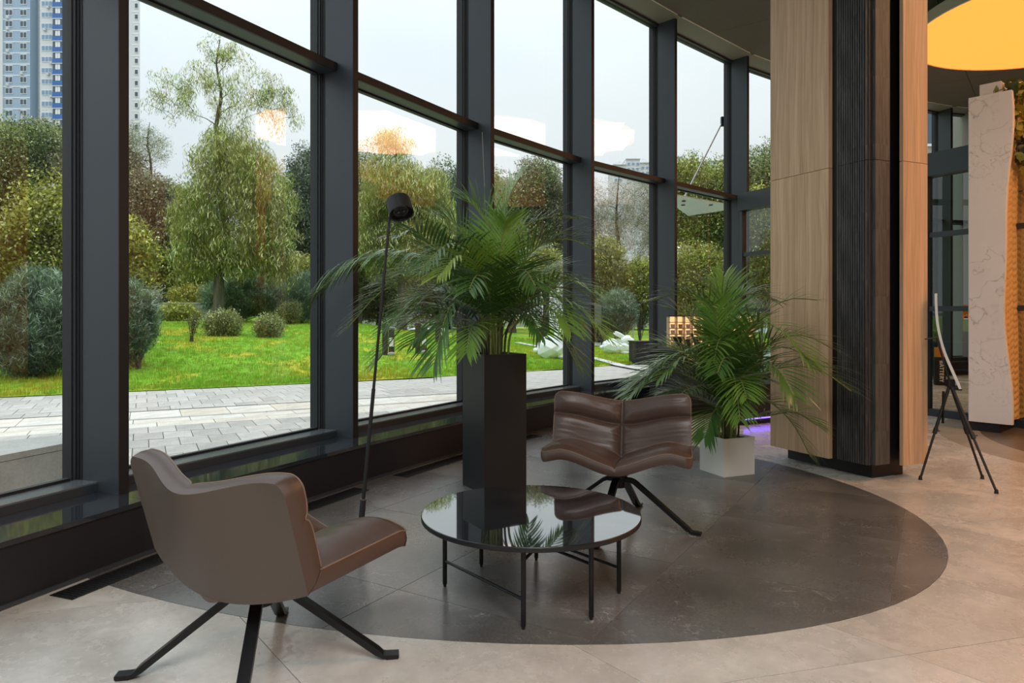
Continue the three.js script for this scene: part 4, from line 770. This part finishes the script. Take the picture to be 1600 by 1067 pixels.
// from a place in the photo and a distance to the ground there and metres for a pixel
const spot = (u, d) => { const x = (u - 800) / FOCAL * d; return V(x, groundH(x, d), d); };
const blobOf = (base, u, v, du, dv, depth, n, z, dd = 0) => { const d = -base.z, k = d / FOCAL; return [(u - 800) * k - base.x, EYE + (490 - v) * k - base.y, dd, du * k, dv * k, depth, n, z]; };
const ptOf = (base, u, v, dd = 0) => { const k = -base.z / FOCAL; return [(u - 800) * k - base.x, EYE + (490 - v) * k - base.y, dd]; };
const greyGreen = [0x7f9055, 0x6f8049, 0x8d9c60, 0x647243, 0x999f68], brownish = [0x96896a, 0x877c5e, 0xa0967a, 0x7a7558, 0x868a66], lime = [0xa9c23e, 0xbccb4a, 0x93b035, 0xb2c452], willowG = [0x9fb84c, 0xb1c458, 0x8aa640, 0x98b04a], gold = [0xc3c046, 0xd2cf58, 0xb0b446, 0xa3b84a], pineG = [0x56704f, 0x648058, 0x4a6247, 0x6f8a60], amber = [0xb9942f, 0xa8a23c, 0xc7a845];
{
  let b = spot(342, 23);
  const t1 = [[0, -.2, 0], ptOf(b, 343, 420), ptOf(b, 349, 360, .2), ptOf(b, 338, 300, .3), ptOf(b, 343, 240), ptOf(b, 334, 190, .2), ptOf(b, 346, 150), ptOf(b, 338, 100), ptOf(b, 344, 62)]; t1.r = .19;
  plant('willow_tree', 'tall twisted willow with a thin open top on the lawn', 'tree', b, { seed: 101, spray: 'willow', colors: willowG, trunk: t1, twigs: 420, twigR: .017, blobs: [
    blobOf(b, 318, 345, 52, 80, 1.2, 330), blobOf(b, 405, 320, 55, 88, 1.3, 420), blobOf(b, 362, 255, 62, 60, 1.2, 330), blobOf(b, 432, 385, 34, 55, .8, 160), blobOf(b, 300, 400, 34, 50, .8, 110), blobOf(b, 370, 400, 50, 40, 1, 140),
    blobOf(b, 345, 150, 82, 62, 1.3, 105, .85), blobOf(b, 262, 150, 36, 40, .6, 34, .8), blobOf(b, 425, 150, 34, 40, .6, 34, .8), blobOf(b, 340, 85, 40, 26, .5, 26, .8), blobOf(b, 445, 190, 26, 30, .5, 14, .8)] });
  b = spot(628, 25);
  const t2 = [[0, -.2, 0], ptOf(b, 626, 400), ptOf(b, 622, 320), ptOf(b, 618, 210)]; t2.r = .17;
  plant('willow_tree', 'drooping light green willow behind the lamp head', 'tree', b, { seed: 102, spray: 'willow', colors: willowG, trunk: t2, twigs: 70, blobs: [blobOf(b, 612, 300, 54, 62, 1.3, 480), blobOf(b, 665, 320, 45, 62, 1.2, 420), blobOf(b, 612, 225, 30, 24, .8, 60, .9), blobOf(b, 640, 385, 60, 48, 1.2, 360), blobOf(b, 580, 370, 28, 60, .9, 160), blobOf(b, 700, 360, 22, 40, .8, 90)] });
  // young trees and shrubs near the terrace, left
  b = spot(92, 15);
  const t3 = [[0, -.1, 0], ptOf(b, 92, 470), ptOf(b, 96, 400), ptOf(b, 100, 320)]; t3.r = .05;
  plant('young_tree', 'yellow green leafy young tree at the left edge', 'tree', b, { seed: 103, spray: 'leaf', colors: [...lime, ...gold], trunk: t3, twigs: 60, twigR: .012, blobs: [blobOf(b, 20, 400, 62, 60, .9, 260, .85), blobOf(b, 80, 340, 55, 66, .9, 230, .85), blobOf(b, 160, 390, 72, 60, .9, 240, .85), blobOf(b, 95, 420, 62, 50, .9, 220, .85), blobOf(b, 215, 400, 22, 48, .6, 70, .85)] });
  b = spot(52, 11.9);
  plant('pine_shrub', 'large grey green dwarf pine at the left edge of the lawn', 'shrub', b, { seed: 104, spray: 'needle', colors: pineG, twigs: 20, blobs: [blobOf(b, 30, 500, 62, 62, .7, 460), blobOf(b, 82, 520, 40, 58, .6, 320), blobOf(b, 60, 455, 36, 34, .5, 160), blobOf(b, 100, 480, 28, 45, .5, 140), blobOf(b, 40, 560, 60, 28, .6, 200)] });
  b = spot(216, 13);
  plant('pine_shrub', 'dwarf pine beside the tallest window post', 'shrub', b, { seed: 105, spray: 'needle', colors: pineG, twigs: 14, blobs: [blobOf(b, 210, 500, 28, 58, .5, 380), blobOf(b, 195, 530, 30, 40, .5, 160)] });
  b = spot(378, 25.5);
  plant('pine_shrub', 'wide dark dwarf pine behind the willow trunk', 'shrub', b, { seed: 106, spray: 'needle', colors: pineG, twigs: 14, blobs: [blobOf(b, 370, 465, 52, 34, 1.2, 700, 1.3), blobOf(b, 425, 470, 40, 30, 1, 460, 1.3), blobOf(b, 390, 440, 40, 22, 1, 300, 1.3)] });
  b = spot(470, 25);
  plant('pine_shrub', 'dark dwarf pine beside the second window post', 'shrub', b, { seed: 107, spray: 'needle', colors: pineG, twigs: 10, blobs: [blobOf(b, 478, 465, 34, 40, 1, 420, 1.3)] });
  [[348, 508, 27, 21, 18.6, 'larger round clipped shrub on the lawn, with bare stems'], [420, 511, 20, 17, 18.6, 'smaller round clipped shrub right of the larger one'], [453, 486, 19, 13, 24, 'small round clipped shrub farther up the lawn']].forEach(([u, v, ru, rv, d, label], i) => {
    const bb = spot(u, d); plant('round_shrub', label, 'shrub', bb, { seed: 110 + i, spray: 'bush', colors: [0x8f9a55, 0x7d8a48, 0xa3a868, 0x9a9a5e], twigs: 26, twigR: .03, group: 'round clipped shrubs', blobs: [blobOf(bb, u, v, ru, rv, ru * d / FOCAL, i ? 300 : 480)] });
  });
  b = spot(299, 17);
  plant('sapling', 'bare thin sapling on the lawn', 'sapling', b, { seed: 115, spray: 'bush', colors: [0x7d7a48, 0x8f8a55], twigs: 18, twigR: .03, blobs: [blobOf(b, 302, 508, 9, 18, .15, 26, .7)] });
  b = spot(243, 22);
  plant('pampas_grass', 'pale pampas grass plumes beside the dwarf pine', 'grass', b, { seed: 116, spray: 'needle', colors: [0xd9c8b0, 0xc9b590], twigs: 14, twigR: .02, blobs: [blobOf(b, 240, 468, 10, 18, .3, 40, 1.2)] });
  [[300, 462, 32, 13, 29, amber, 'amber low shrub in front of the forest'], [278, 492, 26, 10, 26, lime, 'low lime shrub in front of the grey planter wall'], [468, 425, 34, 26, 28, gold, 'golden yellow shrub beside the second window post'], [436, 440, 26, 16, 30, gold, 'small golden shrub left of the larger golden one'], [942, 412, 34, 40, 27, [...gold, 0xd6d977], 'pale yellow shrub seen through the fifth bay'], [1000, 445, 34, 40, 27, lime, 'lime green shrub left of the fifth window post'], [850, 420, 32, 34, 29, [...gold, ...lime], 'yellow shrub behind the right side of the tall palm'], [1085, 440, 50, 60, 25, lime, 'bright green bamboo-like shrub behind the bushy palm'], [965, 490, 26, 32, 25, pineG, 'dark bushy pine behind the crouching rabbit'], [930, 500, 16, 40, 27, greyGreen, 'grey green bush left of the crouching rabbit'], [1190, 400, 30, 110, 24, lime, 'bright green bush behind the wooden column']].forEach(([u, v, ru, rv, d, col, label], i) => { const bb = spot(u, d); plant('garden_shrub', label, 'shrub', bb, { seed: 120 + i, spray: col === pineG ? 'needle' : 'leaf', colors: col, twigs: 12, twigR: .03, blobs: [blobOf(bb, u, v, ru, rv, 1, Math.round(ru * rv * (col === pineG ? .9 : .22)) + 90, col === pineG ? 1.4 : .9)] }); });
  // the wood behind
  const wood = [[20, 300, 70, 110, 33, greyGreen], [95, 270, 60, 75, 36, greyGreen], [150, 320, 60, 100, 34, brownish], [240, 345, 60, 95, 33, brownish], [232, 225, 34, 40, 35, greyGreen, .35], [300, 390, 60, 80, 36, greyGreen], [440, 400, 60, 90, 38, greyGreen], [485, 320, 52, 110, 36, [0x55644a, 0x4a5941, 0x66745a]], [560, 330, 60, 110, 40, greyGreen], [690, 330, 52, 80, 38, [0x66755a, 0x74835f, 0x56644c]], [745, 350, 60, 90, 40, greyGreen], [800, 350, 60, 85, 38, greyGreen], [852, 330, 52, 82, 38, [...greyGreen, ...brownish]], [905, 350, 50, 95, 38, brownish, .6], [965, 345, 55, 85, 36, brownish, .42], [1020, 350, 50, 95, 38, brownish, .6], [1085, 320, 52, 72, 34, willowG], [1140, 340, 55, 85, 34, willowG], [1205, 310, 50, 70, 33, greyGreen], [1260, 330, 60, 90, 36, lime], [400, 440, 160, 60, 44, greyGreen], [120, 430, 160, 60, 42, greyGreen], [700, 450, 160, 60, 46, greyGreen], [1000, 460, 160, 50, 46, greyGreen], [590, 455, 70, 48, 43, greyGreen], [255, 450, 60, 45, 40, greyGreen], [-110, 330, 90, 120, 38, greyGreen], [-330, 330, 100, 120, 40, brownish], [-580, 340, 100, 110, 42, greyGreen]];
  const words = ['far left', 'under the blue tower', 'behind the tallest window post', 'brown leaved, left of the willow', 'thin topped, left of the willow', 'low, behind the willow trunk', 'right of the willow', 'dark, beside the second window post', 'behind the lamp', 'right of the drooping willow', 'behind the tall palm', 'behind the top of the tall palm', 'right of the tall palm top', 'behind the fourth window post', 'thin and brown, in the fifth bay', 'behind the fifth window post', 'light green, under the glass canopy', 'left of the sixth window post', 'left of the wooden column', 'hidden by the wooden column', 'lowest, behind the clipped shrubs', 'lowest, behind the dwarf pine', 'lowest, behind the planter', 'lowest, behind the rabbits', 'lowest, behind the floor lamp pole', 'lowest, behind the pampas grass', 'just left of the photo', 'brown, left of the photo', 'farthest left of the photo'];
  wood.forEach(([u, v, ru, rv, d, col, den = 1], i) => {
    const bb = spot(u, d), tr = [[0, -.3, 0], ptOf(bb, u + 3, v + rv * .6), ptOf(bb, u - 2, v), ptOf(bb, u + 2, v - rv * .85)]; tr.r = .2;
    const r = rng(300 + i), blobs = []; for (let k = 0; k < 5; k++) blobs.push(blobOf(bb, u + (r() - .5) * ru * .9, v + (r() - .5) * rv * .9, ru * (.55 + r() * .25), rv * (.5 + r() * .25), 1.5 + r() * 1.5, Math.round(ru * rv * .075 * den) + 12, den < .7 ? .8 : 1.15, (r() - .5) * 2));
    blobs.push(blobOf(bb, u, v + rv * .25, ru * .9, rv * .7, 2, Math.round(ru * rv * .12 * den) + 10, den < .7 ? .8 : 1.2));
    plant('woodland_tree', `tree of the wood beyond the garden, ${words[i]}`, 'tree', bb, { seed: 200 + i, spray: den < .7 ? 'fine' : 'leaf', colors: col, trunk: tr, twigs: den < .7 ? 200 : 40, twigR: den < .7 ? .032 : .03, blobs, group: 'trees of the wood' });
  });
}

// ---------- garden furniture: rabbits, bollards, fence, planter wall ----------
{
  const facet = (g, seed, j) => { const q = mergeVertices((() => { const k = g.clone(); k.deleteAttribute('uv'); k.deleteAttribute('normal'); return k; })(), 1e-4), p = q.attributes.position, r = rng(seed); for (let i = 0; i < p.count; i++) p.setXYZ(i, p.getX(i) * (1 + (r() - .5) * j), p.getY(i) * (1 + (r() - .5) * j), p.getZ(i) * (1 + (r() - .5) * j)); const n = q.toNonIndexed(); n.computeVertexNormals(); return n; };
  const ball = (seed, sx, sy, sz, x, y, z, rz = 0, det = 1) => facet(new THREE.IcosahedronGeometry(1, det), seed, .2).scale(sx, sy, sz).rotateZ(rz).translate(x, y, z);
  const ear = (x, y, z, rz, rx = 0) => facet(new THREE.IcosahedronGeometry(1, 1), 5, .1).scale(.05, .2, .03).translate(0, .17, 0).rotateZ(rz).rotateX(rx).translate(x, y, z);
  const wm = std({ color: 0xe9ecee, roughness: .6 });
  let t = thing('rabbit_sculpture', 'white faceted rabbit sculpture sitting up on the lawn', 'sculpture', (() => { const p = spot(866, 17.8); return p; })(), .2);
  part('body', merged([ball(1, .34, .3, .26, -.14, .27, 0), ball(2, .22, .26, .2, .12, .27, .04), ball(3, .16, .1, .1, .22, .08, .1)]), wm, t); part('head', merged([ball(4, .19, .15, .15, .16, .6, .06), ball(9, .1, .09, .1, .32, .62, .1)]), wm, t);
  for (const [x, z, a] of [[.02, .0, .35], [.12, -.06, .12]]) part('ear', ear(x, .68, z, a), wm, t); part('tail', ball(8, .07, .07, .07, -.48, .22, 0), wm, t);
  t = thing('rabbit_sculpture', 'white faceted rabbit sculpture crouching with ears laid back', 'sculpture', spot(964, 20.7), .1);
  part('body', merged([ball(11, .34, .24, .24, -.12, .22, 0), ball(12, .24, .18, .2, .16, .18, .03), ball(13, .14, .06, .08, .2, .05, .12)]), wm, t); part('head', merged([ball(14, .17, .13, .13, .28, .42, .04), ball(15, .08, .07, .08, .42, .4, .06)]), wm, t);
  for (const [z, a] of [[.05, 1.05], [-.06, 1.2]]) part('ear', ear(.24, .48, z, a), wm, t); part('tail', ball(18, .06, .06, .06, -.46, .2, 0), wm, t);

  const post = std({ map: tBark, roughness: .9, color: 0xb9b2a6 });
  [[607, 16.2, 'bollard lamp nearest the lamp pole'], [658, 16.8, 'bollard lamp in the middle, left of the tall planter'], [688, 19.5, 'bollard lamp right of the middle one, half hidden by fronds'], [846, 19, 'bollard lamp behind the sitting rabbit']].forEach(([u, d, label]) => {
    const b = thing('garden_bollard', `wooden ${label}`, 'bollard', spot(u, d), .15, 'wooden garden bollards');
    part('post', box(.13, .72, .15, -.075, .36, 0, .008), post, b); part('post', box(.13, .6, .15, .068, .3, 0, .008), post, b); part('lamp_window', box(.1, .2, .012, .068, .3, .077), std({ color: 0xe4e6e4, roughness: .4 }), b, 'white lamp window'); part('stone', ball(30 + d, .09, .05, .06, .07, .03, .12), M.concrete, b);
  });
  const pw = thing('planter_wall', 'grey slatted planter wall behind the lawn, left of the willow', 'planter', spot(280, 27));
  for (let k = 0; k < 26; k++) part('slat', box(.09, .38, .03, -1.25 + k * .1, .42, 0), std({ color: 0x9ba0a0, roughness: .8 }), pw); part('coping', box(2.7, .05, .3, 0, .64, -.1), M.concrete, pw); part('foot_wall', box(2.7, .25, .2, 0, .1, -.06), M.concrete, pw);
  const fe = thing('slatted_fence', 'white horizontal slatted fence between shrubs in the fifth bay', 'fence', spot(965, 28));
  for (let k = 0; k < 8; k++) part('slat', box(1.3, .06, .03, 0, .95 + k * .13, 0), M.white, fe); for (const x of [-.62, .62]) part('post', box(.06, 2, .06, x, 1, -.05), M.white, fe);
  const sf = thing('garden_sign', 'thin black standing sign on the lawn', 'sign', spot(932, 24), .3);
  for (const x of [-.2, .2]) part('post', box(.03, 1.5, .03, x, .75, 0), M.metalBlack, sf); part('panel', box(.38, .7, .02, 0, 1.12, 0), std({ color: 0x59605a, roughness: .4 }), sf);
  const bo = thing('garden_box', 'black planter box on the path outside the fifth bay', 'planter', spot(1003, 17.5), .2);
  part('box_wall', box(.9, .55, .5, .2, .275, 0, .01), M.metalBlack, bo); part('rim', box(.94, .03, .54, .2, .56, 0), M.black, bo);

  // glass canopy held by a rod, over the entrance
  const c = thing('glass_canopy', 'pale glass canopy hung from a rod outside the sixth bay', 'canopy');
  const p = [[2.75, 12.05], [4.5, 13.6], [3.6, 14.9], [3.05, 12.9]], h = 3.22;
  part('sheet', prism([[2.75, 11.75], [4.3, 13.1], [3.55, 14.2], [2.85, 12.6]], h, h + .02, true), phys({ color: 0xdfe8e8, roughness: .25, transmission: .35, thickness: 0 }), c);
  const rodA = V(3.62, 4.55, 12.1), rodB = V(3.0, 3.26, 12.3); part('rod', rod(rodA, rodB, .014, .014, 10), std({ color: 0xc9ccd0, roughness: .3, metalness: .7 }), c);
  part('bracket', merged([box(.06, .16, .06, rodA.x, rodA.y, rodA.z), ...[[3.0, 12.3], [3.6, 12.75], [3.1, 12.75]].map(([x, d]) => new THREE.CylinderGeometry(.035, .035, .05, 12).translate(x, h + .01, -d))]), M.steel, c);
}

// ---------- the tower blocks ----------
{
  const glassB = std({ color: 0x4d5a66, roughness: .15 }), frame = std({ color: 0xe6e8ea, roughness: .6 }), lightBlue = std({ color: 0x9fb4c8, roughness: .8 }), paleBlue = std({ color: 0xb9c7d3, roughness: .8 }), white = std({ color: 0xd9dadb, roughness: .8 }), blue = std({ color: 0x3f6cab, roughness: .7 }), blueGlass = std({ color: 0x7f9cb8, roughness: .2 }), ac = std({ color: 0xcfd0d0, roughness: .7 });
  const d = 175, k = d / FOCAL, X = (u) => (u - 800) * k, Y = (v) => EYE + (490 - v) * k, F = 17.45 * k;
  const t = thing('apartment_tower', 'tall blue and white apartment tower at the top left', 'building', V(X(60), 0, d));
  const B = (u0, u1, y0, y1, z0, z1) => box(X(u1) - X(u0), y1 - y0, z1 - z0, (X(u0) + X(u1)) / 2 - t.position.x, (y0 + y1) / 2, (z0 + z1) / 2);
  const top = Y(-60);
  part('wall', B(-60, 47, 0, top, -12, 0), lightBlue, t, 'pale blue wall'); part('wall', B(-60, 5, 0, top, 0, .25), white, t, 'white edge strip'); part('wall', B(47, 60, 0, top, -14, -3), white, t, 'recessed stair strip'); part('wall', B(59, 84.5, 0, top, -13, -.8), white, t, 'white wall'); part('wall', B(84.5, 150, 0, top, -13, -.5), white, t); part('wall', B(176, 210, 0, top, -2.6, -2), white, t, 'grey white end wall');
  const win = (u0, u1, y0, y1, z, mat = glassB, n = 2) => { const w = part('window', B(u0, u1, y0, y1, z - .1, z + .12), frame, t), pw = (u1 - u0) / n; for (let i = 0; i < n; i++) part('pane', B(u0 + pw * i + .5, u0 + pw * (i + 1) - .5, y0 + .18, y1 - .18, z + .1, z + .17), mat, w); };
  const r = rng(61);
  for (let f = 0; f < 17; f++) {
    const v = 205 - f * 17.45, y = Y(v), yy = Y(v - 17.45);
    part('floor_joint', B(5, 47, y - .12, y + .12, 0, .06), frame, t);
    win(9, 20, y + .9, y + 2.5, 0); win(32, 42, y + .9, y + 2.5, 0);
    if (r() > .6) { const u = r() > .5 ? 11 : 33; part('air_conditioner', B(u, u + 4, y + .1, y + .7, 0, .5), ac, t); }
    for (const h of [.4, 1.5]) part('stair_window', B(50, 56, y + h, y + h + .55, -3, -2.9), glassB, t);
    win(62, 84, y + .8, y + 2.2, -.8, blueGlass, 4); if (r() > .45) { const u = 66 + Math.floor(r() * 3) * 5; part('air_conditioner', B(u, u + 4, y + .2, y + .8, -.8, -.2), ac, t); }
    const bl = part('balcony', B(85, 109, y, y + 1.15, -.5, .9), blue, t, 'blue balcony front'); for (let i = 0; i < 6; i++) part('pane', B(85.4 + i * 4, 88.8 + i * 4, y + 1.25, y + 2.5, .6, .75), i % 3 ? frame : glassB, bl); part('balcony_slab', B(85, 109, yy - .18, yy, -.5, .9), white, bl);
    win(204, 209.5, y + .8, y + 2.2, -2, glassB, 1); part('floor_joint', B(200, 211, y - .15, y + .15, -2, -1.94), frame, t);
  }
  // pale blocks over the tree tops on the right
  const far = (label, u0, u1, v0, steps) => {
    const dd = 150, q = dd / FOCAL, bx = thing('distant_building', label, 'building', V((u0 + u1) / 2 * q - 800 * q, 0, dd)), bb = (a, b, y0, y1, z0 = -8, z1 = 0) => box((b - a) * q, y1 - y0, z1 - z0, ((a + b) / 2 - (u0 + u1) / 2) * q, (y0 + y1) / 2, (z0 + z1) / 2), YY = (v) => EYE + (490 - v) * q;
    steps.forEach(([a, b, v]) => { part('wall', bb(a, b, 0, YY(v)), white, bx); for (let y = v + 5; y < 285; y += 8) for (let x = a + 2; x < b - 4; x += 7) { const w = part('window', bb(x, x + 4.5, YY(y + 4), YY(y), 0, .15), frame, bx); part('pane', bb(x + .4, x + 4.1, YY(y + 3.6), YY(y + .4), .15, .2), blueGlass, w); } part('parapet', bb(a - .5, b + .5, YY(v), YY(v - 1), -8, .3), ac, bx); });
  };
  far('pale stepped office block over the trees in the fifth bay', 955, 1022, 248, [[958, 978, 258], [978, 1000, 249], [1000, 1022, 255]]);
  far('pale stepped office block over the trees in the canopy bay', 1054, 1140, 248, [[1056, 1066, 246], [1066, 1100, 254], [1100, 1140, 252]]);
  // neighbour house across the entrance
  const h = thing('neighbour_house', 'pale stone house seen over the entrance beam', 'building', V(26, 0, 44)), st = std({ map: scaled(tConcrete, 2), color: 0xf2ead8, roughness: .9 });
  part('wall', box(16, 17, 6, 2, 8.5, -3), st, h); for (let y = 0; y < 4; y++) for (let x = 0; x < 6; x++) { const w = part('window', box(1.4, 2.2, .2, -4.6 + x * 2.5, 2 + y * 3.6, .02), frame, h); for (const s of [-1, 1]) part('pane', box(.58, 1.9, .06, -4.6 + x * 2.5 + s * .33, 2 + y * 3.6, .12), glassB, w); }
  part('cornice', box(16.2, .3, .6, 2, 10.9, .2), st, h);
}
scene.traverse((o) => { if (o.isLight) o.castShadow = true; });
renderer.render(scene, camera);
